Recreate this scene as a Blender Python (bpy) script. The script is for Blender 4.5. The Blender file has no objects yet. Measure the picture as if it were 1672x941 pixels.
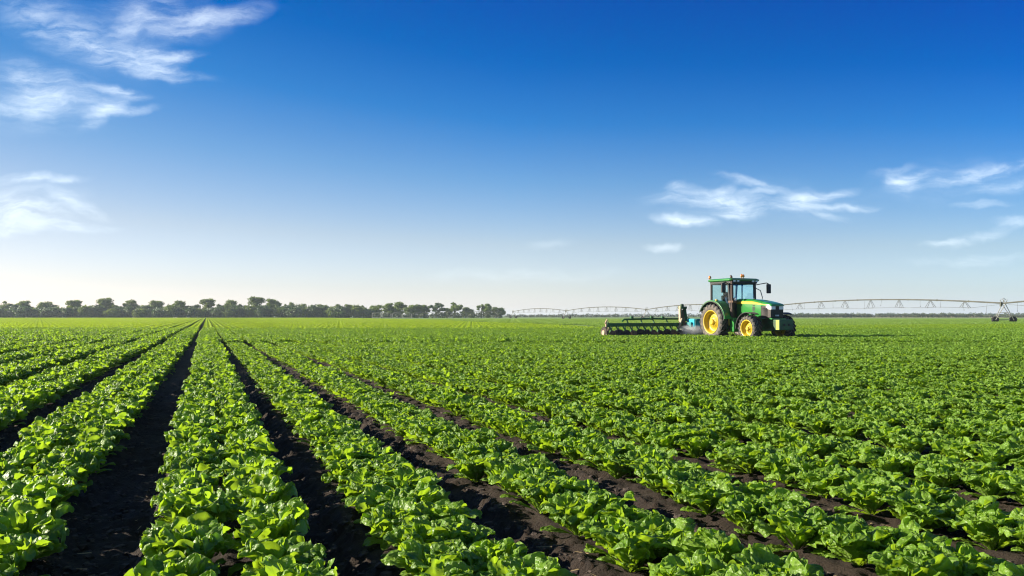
import bpy, math, random
import numpy as np
from mathutils import Vector, Matrix

random.seed(11)
rng = np.random.default_rng(7)
R = math.radians
scene = bpy.context.scene
COL = scene.collection

# ------------------------------------------------------------------ camera frame
H_CAM = 1.17
FPX = 1300.0                                   # focal length in pixels of a 1672 px wide picture
YAW = math.atan((836 - 338) / FPX)             # rows run along +Y, the camera is turned to the right
FWD = np.array([math.sin(YAW), math.cos(YAW)])
RGT = np.array([math.cos(YAW), -math.sin(YAW)])
HORIZON = 516.0

def at(px, d, z=0.0):
    """ground point seen in picture column px at depth d"""
    p = RGT * ((px - 836) / FPX * d) + FWD * d
    return (float(p[0]), float(p[1]), z)

def cam_uv(x, y):
    r = x * RGT[0] + y * RGT[1]
    d = x * FWD[0] + y * FWD[1]
    return r, d

# ------------------------------------------------------------------ numpy noise
_perm = rng.permutation(4096)
_vals = rng.random(4096)
def _h(ix, iy):
    return _vals[(_perm[(ix & 4095)] + iy * 57) & 4095]
def vnoise(x, y):
    xi = np.floor(x).astype(int); yi = np.floor(y).astype(int)
    fx = x - xi; fy = y - yi
    fx = fx * fx * (3 - 2 * fx); fy = fy * fy * (3 - 2 * fy)
    a = _h(xi, yi); b = _h(xi + 1, yi); c = _h(xi, yi + 1); d = _h(xi + 1, yi + 1)
    return (a + (b - a) * fx) * (1 - fy) + (c + (d - c) * fx) * fy - 0.5
def fbm(x, y, o=4):
    s = 0; a = 1.0
    for i in range(o):
        s = s + a * vnoise(x * 2 ** i + 13.7 * i, y * 2 ** i + 5.1 * i); a *= 0.5
    return s

# ------------------------------------------------------------------ materials
def new_mat(name):
    m = bpy.data.materials.new(name); m.use_nodes = True
    nt = m.node_tree
    return m, nt, nt.nodes['Principled BSDF'], nt.nodes['Material Output']

def simple(name, col, rough=0.5, metal=0.0, var=0.15, scale=6.0, bump=0.0, coat=0.0, dirt=None, spec=0.5):
    m, nt, p, out = new_mat(name)
    N = nt.nodes; L = nt.links
    tc = N.new('ShaderNodeTexCoord')
    n = N.new('ShaderNodeTexNoise'); n.inputs['Scale'].default_value = scale; n.inputs['Detail'].default_value = 6
    L.new(tc.outputs['Object'], n.inputs['Vector'])
    r = N.new('ShaderNodeValToRGB')
    r.color_ramp.elements[0].position = 0.3; r.color_ramp.elements[1].position = 0.7
    c2 = dirt if dirt else tuple(c * (1 - var) for c in col)
    c1 = tuple(min(1, c * (1 + var)) for c in col)
    r.color_ramp.elements[0].color = (*c2, 1); r.color_ramp.elements[1].color = (*c1, 1)
    L.new(n.outputs['Fac'], r.inputs['Fac']); L.new(r.outputs['Color'], p.inputs['Base Color'])
    p.inputs['Roughness'].default_value = rough; p.inputs['Metallic'].default_value = metal
    p.inputs['Coat Weight'].default_value = coat
    p.inputs['Specular IOR Level'].default_value = spec
    if bump:
        b = N.new('ShaderNodeBump'); b.inputs['Strength'].default_value = bump; b.inputs['Distance'].default_value = 0.02
        L.new(n.outputs['Fac'], b.inputs['Height']); L.new(b.outputs['Normal'], p.inputs['Normal'])
    return m

def leaf_mat(name, dark, light, trans, tmix=0.45, rough=0.38, rib=None, noise_scale=9.0, spec=0.5):
    m, nt, p, out = new_mat(name)
    N = nt.nodes; L = nt.links
    tc = N.new('ShaderNodeTexCoord'); oi = N.new('ShaderNodeObjectInfo')
    n = N.new('ShaderNodeTexNoise'); n.inputs['Scale'].default_value = noise_scale; n.inputs['Detail'].default_value = 4
    geo = N.new('ShaderNodeNewGeometry')
    L.new(tc.outputs['Object'], n.inputs['Vector'])
    add = N.new('ShaderNodeMath'); add.operation = 'MULTIPLY_ADD'
    L.new(geo.outputs['Random Per Island'], add.inputs[0]); add.inputs[1].default_value = 0.5
    L.new(n.outputs['Fac'], add.inputs[2])
    add2 = N.new('ShaderNodeMath'); add2.operation = 'MULTIPLY_ADD'
    L.new(oi.outputs['Random'], add2.inputs[0]); add2.inputs[1].default_value = 0.35; L.new(add.outputs[0], add2.inputs[2])
    r = N.new('ShaderNodeMapRange'); r.inputs['From Min'].default_value = 0.5; r.inputs['From Max'].default_value = 1.3
    L.new(add2.outputs[0], r.inputs['Value'])
    mx = N.new('ShaderNodeMix'); mx.data_type = 'RGBA'
    mx.inputs['A'].default_value = (*dark, 1); mx.inputs['B'].default_value = (*light, 1)
    L.new(r.outputs['Result'], mx.inputs['Factor'])
    colour = mx.outputs['Result']
    tcol = N.new('ShaderNodeMix'); tcol.data_type = 'RGBA'; tcol.blend_type = 'MULTIPLY'; tcol.inputs['Factor'].default_value = 0.55
    tcol.inputs['A'].default_value = (*trans, 1)
    sc = N.new('ShaderNodeMix'); sc.data_type = 'RGBA'; sc.inputs['A'].default_value = (0.6, 0.6, 0.6, 1); sc.inputs['B'].default_value = (1, 1, 1, 1)
    L.new(r.outputs['Result'], sc.inputs['Factor']); L.new(sc.outputs['Result'], tcol.inputs['B'])
    tout = tcol.outputs['Result']
    if rib:
        sep = N.new('ShaderNodeSeparateXYZ'); L.new(tc.outputs['UV'], sep.inputs[0])
        # uv.x = 0 at the midrib, +-1 at the margins ; uv.y along the leaf
        ab = N.new('ShaderNodeMath'); ab.operation = 'ABSOLUTE'; L.new(sep.outputs['X'], ab.inputs[0])
        mr = N.new('ShaderNodeMapRange'); mr.inputs['From Min'].default_value = 0.03; mr.inputs['From Max'].default_value = 0.16
        mr.inputs['To Min'].default_value = 1; mr.inputs['To Max'].default_value = 0
        L.new(ab.outputs[0], mr.inputs['Value'])
        fade = N.new('ShaderNodeMapRange'); fade.inputs['From Min'].default_value = 0.25; fade.inputs['From Max'].default_value = 0.95
        fade.inputs['To Min'].default_value = 0.95; fade.inputs['To Max'].default_value = 0.15
        L.new(sep.outputs['Y'], fade.inputs['Value'])
        # side veins: chevrons
        v1 = N.new('ShaderNodeMath'); v1.operation = 'MULTIPLY_ADD'; L.new(ab.outputs[0], v1.inputs[0]); v1.inputs[1].default_value = -0.33; L.new(sep.outputs['Y'], v1.inputs[2])
        v2 = N.new('ShaderNodeMath'); v2.operation = 'MULTIPLY'; L.new(v1.outputs[0], v2.inputs[0]); v2.inputs[1].default_value = 50
        v3 = N.new('ShaderNodeMath'); v3.operation = 'SINE'; L.new(v2.outputs[0], v3.inputs[0])
        v4 = N.new('ShaderNodeMapRange'); v4.inputs['From Min'].default_value = 0.86; v4.inputs['From Max'].default_value = 1.0; v4.inputs['To Max'].default_value = 0.5
        L.new(v3.outputs[0], v4.inputs['Value'])
        mul = N.new('ShaderNodeMath'); mul.operation = 'MULTIPLY'; L.new(mr.outputs['Result'], mul.inputs[0]); L.new(fade.outputs['Result'], mul.inputs[1])
        mxv = N.new('ShaderNodeMath'); mxv.operation = 'MAXIMUM'; L.new(mul.outputs[0], mxv.inputs[0]); L.new(v4.outputs['Result'], mxv.inputs[1])
        mr2 = N.new('ShaderNodeMix'); mr2.data_type = 'RGBA'; mr2.inputs['B'].default_value = (*rib, 1)
        L.new(colour, mr2.inputs['A']); L.new(mxv.outputs[0], mr2.inputs['Factor'])
        colour = mr2.outputs['Result']
        tm2 = N.new('ShaderNodeMix'); tm2.data_type = 'RGBA'; tm2.inputs['B'].default_value = (0.45, 0.55, 0.12, 1)
        L.new(tout, tm2.inputs['A']); L.new(mul.outputs[0], tm2.inputs['Factor']); tout = tm2.outputs['Result']
        yl = N.new('ShaderNodeMath'); yl.operation = 'GREATER_THAN'; yl.inputs[1].default_value = 0.972; L.new(geo.outputs['Random Per Island'], yl.inputs[0])
        ym = N.new('ShaderNodeMix'); ym.data_type = 'RGBA'; ym.inputs['B'].default_value = (0.38, 0.33, 0.06, 1); L.new(colour, ym.inputs['A'])
        yf = N.new('ShaderNodeMath'); yf.operation = 'MULTIPLY'; yf.inputs[1].default_value = 0.75; L.new(yl.outputs[0], yf.inputs[0]); L.new(yf.outputs[0], ym.inputs['Factor']); colour = ym.outputs['Result']
        # bump : veins and blistering
        vn = N.new('ShaderNodeTexVoronoi'); vn.inputs['Scale'].default_value = 55; L.new(tc.outputs['Object'], vn.inputs['Vector'])
        bh = N.new('ShaderNodeMath'); bh.operation = 'MULTIPLY_ADD'; L.new(mxv.outputs[0], bh.inputs[0]); bh.inputs[1].default_value = -0.6; L.new(vn.outputs['Distance'], bh.inputs[2])
        b = N.new('ShaderNodeBump'); b.inputs['Strength'].default_value = 0.7; b.inputs['Distance'].default_value = 0.009
        L.new(bh.outputs[0], b.inputs['Height']); L.new(b.outputs['Normal'], p.inputs['Normal'])
    L.new(colour, p.inputs['Base Color'])
    p.inputs['Roughness'].default_value = rough
    p.inputs['Specular IOR Level'].default_value = spec
    t = N.new('ShaderNodeBsdfTranslucent'); L.new(tout, t.inputs['Color'])
    ms = N.new('ShaderNodeMixShader'); ms.inputs['Fac'].default_value = tmix
    L.new(p.outputs['BSDF'], ms.inputs[1]); L.new(t.outputs['BSDF'], ms.inputs[2]); L.new(ms.outputs['Shader'], out.inputs['Surface'])
    return m

M = {}
M['lettuce'] = leaf_mat('lettuce_leaf', (0.115, 0.235, 0.016), (0.220, 0.370, 0.036), (0.42, 0.64, 0.022), 0.46, 0.43, rib=(0.32, 0.44, 0.13), spec=0.42)
M['lettuce_far'] = leaf_mat('lettuce_leaf_distant', (0.115, 0.230, 0.016), (0.210, 0.355, 0.032), (0.46, 0.62, 0.022), 0.47, 0.46)
M['crop'] = leaf_mat('young_crop_leaf', (0.13, 0.23, 0.035), (0.22, 0.34, 0.06), (0.36, 0.52, 0.06), 0.4, 0.55)
M['tree_leaf'] = leaf_mat('tree_leaf', (0.055, 0.115, 0.018), (0.140, 0.210, 0.028), (0.25, 0.34, 0.03), 0.32, 0.6, noise_scale=0.5)
M['tree_leaf2'] = leaf_mat('tree_leaf_blue', (0.028, 0.070, 0.026), (0.072, 0.120, 0.034), (0.11, 0.20, 0.045), 0.26, 0.6, noise_scale=0.5)
M['hedge'] = leaf_mat('hedge_leaf', (0.045, 0.065, 0.030), (0.085, 0.110, 0.050), (0.12, 0.16, 0.05), 0.2, 0.7, noise_scale=0.5)
M['bark'] = simple('bark', (0.10, 0.075, 0.05), 0.9, var=0.4, scale=3, bump=0.5)
M['green'] = simple('green_paint', (0.020, 0.190, 0.027), 0.32, var=0.10, scale=3, coat=0.5)
M['green_dark'] = simple('dark_green_paint', (0.012, 0.085, 0.022), 0.45, var=0.25, scale=4, dirt=(0.03, 0.05, 0.025))
M['yellow'] = simple('yellow_paint', (0.47, 0.335, 0.012), 0.45, var=0.08, scale=4, coat=0.3)
M['weight_plate'] = simple('faded_yellow_green_paint', (0.36, 0.38, 0.05), 0.5, var=0.15)
M['black'] = simple('black_plastic', (0.012, 0.012, 0.013), 0.5, var=0.3)
M['bar_green'] = simple('worn_green_bar_paint', (0.014, 0.105, 0.028), 0.5, var=0.3, scale=3)
M['rubber'] = simple('dusty_rubber', (0.055, 0.050, 0.045), 0.85, var=0.35, scale=5, dirt=(0.16, 0.135, 0.11), bump=0.3)
M['rubber_dark'] = simple('tread_rubber', (0.022, 0.021, 0.020), 0.8, var=0.4, scale=5)
M['steel'] = simple('galvanised_steel', (0.30, 0.29, 0.26), 0.55, 0.2, var=0.2, scale=2)
M['pipe'] = simple('weathered_pipe', (0.070, 0.070, 0.052), 0.7, 0.0, var=0.25, scale=1.5)
M['rust'] = simple('rusty_brown_steel', (0.16, 0.085, 0.05), 0.75, 0.1, var=0.5, scale=6, bump=0.3)
M['exhaust'] = simple('heat_browned_steel', (0.060, 0.038, 0.030), 0.6, 0.3, var=0.35, scale=5)
M['tan'] = simple('tan_painted_steel', (0.40, 0.28, 0.18), 0.6, var=0.3, scale=5)
M['soil_tool'] = simple('soil_caked_steel', (0.045, 0.034, 0.026), 0.8, 0.2, var=0.6, scale=8, bump=0.5)
M['teal'] = simple('teal_plastic', (0.03, 0.42, 0.56), 0.30, var=0.3, scale=2.5, coat=0.3)
M['teal_dark'] = simple('teal_steel', (0.03, 0.20, 0.20), 0.45, var=0.2)
M['amber'] = simple('amber_lens', (0.62, 0.20, 0.01), 0.25, var=0.1, coat=0.6)
M['red'] = simple('red_lens', (0.45, 0.06, 0.02), 0.25, var=0.1, coat=0.6)
M['lamp'] = simple('lamp_lens', (0.80, 0.82, 0.84), 0.15, var=0.05, coat=0.8)
M['mirror'] = simple('mirror_glass', (0.7, 0.75, 0.8), 0.05, 1.0, var=0.02)
M['grille'] = simple('grille_mesh', (0.040, 0.032, 0.026), 0.6, 0.2, var=0.3, scale=30)
M['white'] = simple('white_plate', (0.7, 0.7, 0.68), 0.5, var=0.1)
M['cloth_blue'] = simple('dark_blue_cloth', (0.02, 0.035, 0.075), 0.9, var=0.2, scale=20)
M['skin'] = simple('skin', (0.42, 0.24, 0.16), 0.55, var=0.08, scale=12)
M['cap'] = simple('dark_cap_cloth', (0.012, 0.016, 0.03), 0.9, var=0.2)
M['seat'] = simple('seat_cloth', (0.02, 0.025, 0.025), 0.9, var=0.2)

def glass_mat():
    m, nt, p, out = new_mat('tinted_cab_glass')
    N = nt.nodes; L = nt.links
    N.remove(p)
    t = N.new('ShaderNodeBsdfTransparent'); t.inputs['Color'].default_value = (0.84, 0.955, 0.965, 1)
    g = N.new('ShaderNodeBsdfGlossy'); g.inputs['Roughness'].default_value = 0.03; g.inputs['Color'].default_value = (0.85, 0.95, 0.97, 1)
    lw0 = N.new('ShaderNodeLayerWeight'); lw0.inputs['Blend'].default_value = 0.5
    lw = N.new('ShaderNodeMath'); lw.operation = 'POWER'; lw.inputs[1].default_value = 4.0; L.new(lw0.outputs['Facing'], lw.inputs[0])
    n = N.new('ShaderNodeTexNoise'); n.inputs['Scale'].default_value = 2.0
    mr = N.new('ShaderNodeMath'); mr.operation = 'MULTIPLY_ADD'; mr.inputs[1].default_value = 0.10
    L.new(n.outputs['Fac'], mr.inputs[0]); L.new(lw.outputs[0], mr.inputs[2])
    ms = N.new('ShaderNodeMixShader'); L.new(mr.outputs[0], ms.inputs['Fac'])
    L.new(t.outputs[0], ms.inputs[1]); L.new(g.outputs[0], ms.inputs[2]); L.new(ms.outputs[0], out.inputs['Surface'])
    return m
M['glass'] = glass_mat()

def soil_mat():
    m, nt, p, out = new_mat('dark_soil')
    N = nt.nodes; L = nt.links
    g = N.new('ShaderNodeNewGeometry')
    n1 = N.new('ShaderNodeTexNoise'); n1.inputs['Scale'].default_value = 2.2; n1.inputs['Detail'].default_value = 8; n1.inputs['Roughness'].default_value = 0.65
    n2 = N.new('ShaderNodeTexNoise'); n2.inputs['Scale'].default_value = 60; n2.inputs['Detail'].default_value = 8; n2.inputs['Roughness'].default_value = 0.7
    for n in (n1, n2): L.new(g.outputs['Position'], n.inputs['Vector'])
    r1 = N.new('ShaderNodeValToRGB'); e = r1.color_ramp.elements
    e[0].position = 0.3; e[0].color = (0.017, 0.0115, 0.008, 1); e[1].position = 0.72; e[1].color = (0.062, 0.042, 0.028, 1)
    mixf = N.new('ShaderNodeMath'); mixf.operation = 'MULTIPLY_ADD'; mixf.inputs[1].default_value = 0.6
    L.new(n2.outputs['Fac'], mixf.inputs[0])
    h = N.new('ShaderNodeMath'); h.operation = 'MULTIPLY'; h.inputs[1].default_value = 0.4; L.new(n1.outputs['Fac'], h.inputs[0])
    L.new(h.outputs[0], mixf.inputs[2]); L.new(mixf.outputs[0], r1.inputs['Fac'])
    # beyond the crop: pasture, stubble and bare tan fields in big patches
    sp = N.new('ShaderNodeVectorMath'); sp.operation = 'LENGTH'; L.new(g.outputs['Position'], sp.inputs[0])
    far = N.new('ShaderNodeMapRange'); far.inputs['From Min'].default_value = 420; far.inputs['From Max'].default_value = 470; L.new(sp.outputs['Value'], far.inputs['Value'])
    vz = N.new('ShaderNodeTexVoronoi'); vz.inputs['Scale'].default_value = 0.0032; L.new(g.outputs['Position'], vz.inputs['Vector'])
    sx = N.new('ShaderNodeSeparateColor'); L.new(vz.outputs['Color'], sx.inputs[0])
    r2 = N.new('ShaderNodeValToRGB'); r2.color_ramp.interpolation = 'CONSTANT'
    e = r2.color_ramp.elements; e[0].position = 0; e[0].color = (0.10, 0.15, 0.04, 1); e[1].position = 0.4; e[1].color = (0.26, 0.18, 0.11, 1)
    k = e.new(0.62); k.color = (0.08, 0.13, 0.035, 1); k = e.new(0.85); k.color = (0.22, 0.19, 0.10, 1)
    L.new(sx.outputs[0], r2.inputs['Fac'])
    mx = N.new('ShaderNodeMix'); mx.data_type = 'RGBA'; L.new(far.outputs['Result'], mx.inputs['Factor'])
    L.new(r1.outputs['Color'], mx.inputs['A']); L.new(r2.outputs['Color'], mx.inputs['B']); L.new(mx.outputs['Result'], p.inputs['Base Color'])
    p.inputs['Roughness'].default_value = 0.88; p.inputs['Specular IOR Level'].default_value = 0.3
    b = N.new('ShaderNodeBump'); b.inputs['Strength'].default_value = 1.0; b.inputs['Distance'].default_value = 0.04
    L.new(n2.outputs['Fac'], b.inputs['Height']); L.new(b.outputs['Normal'], p.inputs['Normal'])
    return m
M['soil'] = soil_mat()
M['clod'] = simple('soil_clod', (0.050, 0.034, 0.024), 0.9, var=0.6, scale=25, bump=0.6)
M['straw'] = simple('dry_straw', (0.30, 0.22, 0.10), 0.8, var=0.4, scale=4)

def field_mat():
    m, nt, p, out = new_mat('young_crop_canopy')
    N = nt.nodes; L = nt.links
    g = N.new('ShaderNodeNewGeometry')
    n1 = N.new('ShaderNodeTexNoise'); n1.inputs['Scale'].default_value = 1.6; n1.inputs['Detail'].default_value = 6
    n2 = N.new('ShaderNodeTexNoise'); n2.inputs['Scale'].default_value = 0.02; n2.inputs['Detail'].default_value = 3
    for n in (n1, n2): L.new(g.outputs['Position'], n.inputs['Vector'])
    a = N.new('ShaderNodeMath'); a.operation = 'ADD'; L.new(n1.outputs['Fac'], a.inputs[0]); L.new(n2.outputs['Fac'], a.inputs[1])
    r = N.new('ShaderNodeMapRange'); r.inputs['From Min'].default_value = 0.7; r.inputs['From Max'].default_value = 1.3; L.new(a.outputs[0], r.inputs['Value'])
    mx = N.new('ShaderNodeMix'); mx.data_type = 'RGBA'; mx.inputs['A'].default_value = (0.13, 0.21, 0.04, 1); mx.inputs['B'].default_value = (0.23, 0.33, 0.075, 1)
    L.new(r.outputs['Result'], mx.inputs['Factor']); L.new(mx.outputs['Result'], p.inputs['Base Color'])
    p.inputs['Roughness'].default_value = 0.8; p.inputs['Specular IOR Level'].default_value = 0.15
    b = N.new('ShaderNodeBump'); b.inputs['Strength'].default_value = 0.7; b.inputs['Distance'].default_value = 0.15
    L.new(n1.outputs['Fac'], b.inputs['Height']); L.new(b.outputs['Normal'], p.inputs['Normal'])
    return m
M['field'] = field_mat()
M['stubble'] = simple('bare_tan_field', (0.30, 0.20, 0.12), 0.9, var=0.15, scale=0.02)
M['rise'] = simple('far_pasture', (0.09, 0.13, 0.045), 0.9, var=0.3, scale=0.01)

# ------------------------------------------------------------------ mesh building
class MB:
    def __init__(self): self.v = []; self.f = []
    def add(self, vs, fs):
        n = len(self.v); self.v += [tuple(v) for v in vs]; self.f += [tuple(i + n for i in f) for f in fs]; return self
    def box(self, c, s, rot=None, taper=1.0):
        vs = []
        for z in (-1, 1):
            k = taper if z > 0 else 1.0
            for x, y in ((-1, -1), (1, -1), (1, 1), (-1, 1)):
                vs.append(Vector((x * s[0] / 2 * k, y * s[1] / 2 * k, z * s[2] / 2)))
        if rot is not None: vs = [rot @ v for v in vs]
        vs = [v + Vector(c) for v in vs]
        return self.add(vs, [(3, 2, 1, 0), (4, 5, 6, 7), (0, 1, 5, 4), (1, 2, 6, 5), (2, 3, 7, 6), (3, 0, 4, 7)])
    def tube(self, pts, r, n=8, caps=True):
        pts = [Vector(p) for p in pts]; rs = r if isinstance(r, (list, tuple)) else [r] * len(pts)
        vs = []; up = Vector((0, 0, 1))
        for i, p in enumerate(pts):
            d = (pts[min(i + 1, len(pts) - 1)] - pts[max(i - 1, 0)]).normalized()
            a = d.cross(up if abs(d.z) < 0.95 else Vector((0, 1, 0))).normalized(); b = d.cross(a).normalized()
            for k in range(n):
                t = 2 * math.pi * k / n; vs.append(p + (a * math.cos(t) + b * math.sin(t)) * rs[i])
        fs = []
        for i in range(len(pts) - 1):
            for k in range(n):
                fs.append((i * n + k, i * n + (k + 1) % n, (i + 1) * n + (k + 1) % n, (i + 1) * n + k))
        if caps: fs.append(tuple(range(n - 1, -1, -1))); fs.append(tuple(range((len(pts) - 1) * n, len(pts) * n)))
        return self.add(vs, fs)
    def bar(self, a, b, w, h=None):
        h = h or w; a = Vector(a); b = Vector(b); d = (b - a); L = d.length; d.normalize()
        up = Vector((0, 0, 1)) if abs(d.z) < 0.95 else Vector((1, 0, 0))
        x = d; y = up.cross(x).normalized(); z = x.cross(y)
        m = Matrix((x, y, z)).transposed()
        return self.box((a + b) / 2, (L, w, h), m)
    def lathe(self, prof, c, n=32, axis='y'):
        vs = []; fs = []
        for r, h in prof:
            for k in range(n):
                t = 2 * math.pi * k / n
                if axis == 'y': vs.append((c[0] + r * math.cos(t), c[1] + h, c[2] + r * math.sin(t)))
                elif axis == 'x': vs.append((c[0] + h, c[1] + r * math.cos(t), c[2] + r * math.sin(t)))
                else: vs.append((c[0] + r * math.cos(t), c[1] + r * math.sin(t), c[2] + h))
        for i in range(len(prof) - 1):
            for k in range(n):
                fs.append((i * n + k, i * n + (k + 1) % n, (i + 1) * n + (k + 1) % n, (i + 1) * n + k))
        return self.add(vs, fs)
    def loft(self, rings, caps=True):
        n = len(rings[0]); vs = [p for r in rings for p in r]; fs = []
        for i in range(len(rings) - 1):
            for k in range(n):
                fs.append((i * n + k, i * n + (k + 1) % n, (i + 1) * n + (k + 1) % n, (i + 1) * n + k))
        if caps: fs.append(tuple(range(n - 1, -1, -1))); fs.append(tuple(range((len(rings) - 1) * n, len(rings) * n)))
        return self.add(vs, fs)
    def slab(self, poly, t):
        """flat polygon (3-D points, planar) given thickness t along its normal"""
        p = [Vector(q) for q in poly]; nrm = (p[1] - p[0]).cross(p[2] - p[0]).normalized() * t
        n = len(p); vs = p + [q + nrm for q in p]
        fs = [tuple(range(n - 1, -1, -1)), tuple(range(n, 2 * n))] + [(i, (i + 1) % n, n + (i + 1) % n, n + i) for i in range(n)]
        return self.add(vs, fs)
    def build(self, name, mat, parent=None, bevel=0.0, smooth=False):
        me = bpy.data.meshes.new(name); me.from_pydata(self.v, [], self.f); me.validate(); me.materials.append(mat)
        import bmesh
        bm = bmesh.new(); bm.from_mesh(me); bmesh.ops.recalc_face_normals(bm, faces=bm.faces); bm.to_mesh(me); bm.free()
        if smooth:
            me.polygons.foreach_set('use_smooth', [True] * len(me.polygons))
        o = bpy.data.objects.new(name, me); COL.objects.link(o)
        if parent: o.parent = parent
        if bevel:
            b = o.modifiers.new('Bevel', 'BEVEL'); b.width = bevel; b.segments = 2; b.limit_method = 'ANGLE'; b.angle_limit = R(35)
        return o

def np_mesh(name, verts, quads, mat, uv=None, smooth=True):
    me = bpy.data.meshes.new(name)
    verts = np.asarray(verts, dtype=np.float32); quads = np.asarray(quads, dtype=np.int32)
    me.vertices.add(len(verts)); me.vertices.foreach_set('co', verts.ravel())
    me.loops.add(quads.size); me.loops.foreach_set('vertex_index', quads.ravel())
    me.polygons.add(len(quads)); me.polygons.foreach_set('loop_start', np.arange(0, quads.size, quads.shape[1], dtype=np.int32))
    me.update(calc_edges=True)
    if uv is not None:
        l = me.uv_layers.new(name='UVMap'); l.data.foreach_set('uv', np.asarray(uv, dtype=np.float32)[quads.ravel()].ravel())
    me.polygons.foreach_set('use_smooth', np.full(len(quads), smooth, dtype=bool))
    if mat: me.materials.append(mat)
    return me

def link(name, me, parent=None):
    o = bpy.data.objects.new(name, me); COL.objects.link(o)
    if parent: o.parent = parent
    return o

def tag(o, label=None, cat=None, group=None, kind=None):
    if label: o['label'] = label
    if cat: o['category'] = cat
    if group: o['group'] = group
    if kind: o['kind'] = kind
    return o

def empty(name, loc, rz=0.0):
    o = bpy.data.objects.new(name, None); o.empty_display_size = 0.3; COL.objects.link(o)
    o.location = loc; o.rotation_euler = (0, 0, rz); return o

ONES = 'zeroth first second third fourth fifth sixth seventh eighth ninth tenth eleventh twelfth thirteenth fourteenth fifteenth sixteenth seventeenth eighteenth nineteenth'.split()
TENS = {2: 'twent', 3: 'thirt', 4: 'fort', 5: 'fift', 6: 'sixt'}
def ordinal(n):
    if n < 20: return ONES[n]
    t, u = divmod(n, 10)
    return TENS[t] + 'ieth' if u == 0 else TENS[t] + 'y-' + ONES[u]

# ------------------------------------------------------------------ ground
PITCH = 1.05
LINE = 0.182
U0 = 0.10
def bed_centre(b):
    return U0 + (1.10 * b if b < 0 else (0.0 if b == 0 else 0.90 + 0.87 * (b - 1)))
BEDS = np.array([bed_centre(b) for b in range(-400, 400)])
def bed_dist(u):
    """distance from the middle line of the nearest bed"""
    u = np.asarray(u, dtype=float); i = np.clip(np.searchsorted(BEDS, u), 1, len(BEDS) - 1)
    return np.minimum(np.abs(u - BEDS[i - 1]), np.abs(u - BEDS[i]))
def bed_height(u):
    d = bed_dist(u)
    t = np.clip((d - 0.27) / 0.16, 0, 1); t = t * t * (3 - 2 * t)
    return 0.07 * (1 - t)

def build_ground():
    def axis(fine0, fine1, step, lim0, lim1, grow=1.16):
        a = list(np.arange(fine0, fine1, step)); s = step; x = a[-1]
        while x < lim1: s *= grow; x += s; a.append(x)
        s = step; x = a[0]; b = []
        while x > lim0: s *= grow; x -= s; b.append(x)
        return np.array(b[::-1] + a)
    us = axis(-3.2, 8.2, 0.021, -2400, 2400)
    vs = axis(1.0, 11.0, 0.024, -900, 2600, 1.05)
    U, V = np.meshgrid(us, vs)
    near = np.clip(1.6 - np.maximum(np.hypot(U, V) - 8, 0) / 16, 0, 1)
    bh = bed_height(U)
    n = fbm(U * 3.1, V * 2.3, 3) * 0.036 + fbm(U * 11, V * 9, 3) * 0.034
    cl = np.maximum(fbm(U * 24, V * 21, 2), 0.0) * 0.050
    # lumpy crumbs stand on the shoulders of the beds, tyre bars press the furrow bottom
    d = bed_dist(U)
    shoulder = np.exp(-((d - 0.34) / 0.07) ** 2)
    ruts = np.maximum(np.sin(V * 2 * math.pi / 0.21 + 1.3 * np.sin(U * 9)), 0) * np.exp(-((d - 0.525) / 0.10) ** 2) * 0.012
    Z = (bh + n * 1.0 + cl * (0.5 + 1.0 * shoulder) + ruts - 0.015) * near
    verts = np.stack([U, V, Z], -1).reshape(-1, 3)
    nu, nv = len(us), len(vs)
    i = (np.arange(nv - 1)[:, None] * nu + np.arange(nu - 1)[None, :]).ravel()
    q = np.stack([i, i + 1, i + nu + 1, i + nu], -1)
    o = link('ground', np_mesh('ground', verts, q, M['soil']))
    tag(o, 'dark moist tilled soil with furrows between the raised lettuce beds', 'soil', kind='structure')
    return us, vs, Z
g_us, g_vs, g_Z = build_ground()
def ground_z(x, y):
    i = min(max(np.searchsorted(g_us, x) - 1, 0), len(g_us) - 2); j = min(max(np.searchsorted(g_vs, y) - 1, 0), len(g_vs) - 2)
    return float(g_Z[j, i])

# clods and flecks lying in the near furrows
def rock(mb, c, r):
    a = rng.random(8) * 0.55 + 0.7; rot = rng.random() * 6.28
    vs = []
    for k, (x, y, z) in enumerate(((1, 0, 0), (0, 1, 0), (-1, 0, 0), (0, -1, 0), (.55, .55, .7), (-.55, .5, .7), (-.5, -.55, .65), (.5, -.5, .7))):
        xx = x * math.cos(rot) - y * math.sin(rot); yy = x * math.sin(rot) + y * math.cos(rot)
        vs.append((c[0] + xx * r * a[k], c[1] + yy * r * a[k], c[2] + z * r * a[k] * 0.8))
    mb.add(vs, [(0, 1, 4), (1, 5, 4), (1, 2, 5), (2, 6, 5), (2, 3, 6), (3, 7, 6), (3, 0, 7), (0, 4, 7), (4, 5, 6, 7)])
mb = MB(); st = MB()
for k in range(26000):
    d = 2.6 + 11 * rng.random() ** 1.7; px = rng.uniform(-60, 1730)
    x, y, _ = at(px, d)
    dd = float(bed_dist(x))
    if dd < 0.22: continue
    r = 0.006 + 0.026 * rng.random() ** 2.2
    rock(mb, (x, y, ground_z(x, y) - r * 0.25), r)
    if k % 40 == 0:
        z = ground_z(x, y) + 0.012; a = rng.random() * 6.28; L = 0.012 + 0.035 * rng.random(); w = 0.0025 + 0.004 * rng.random()
        dx, dy = math.cos(a), math.sin(a); tz = rng.uniform(-0.008, 0.012)
        st.add([(x - dx * L - dy * w, y - dy * L + dx * w, z), (x + dx * L - dy * w, y + dy * L + dx * w, z + tz), (x + dx * L * 1.1 + dy * w, y + dy * L - dx * w, z + tz), (x - dx * L + dy * w, y - dy * L - dx * w, z + .003)], [(0, 1, 2, 3)])
tag(mb.build('soil_clods', M['clod']), 'loose crumbs of dark soil lying in the furrows', 'soil clods', kind='stuff')
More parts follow.
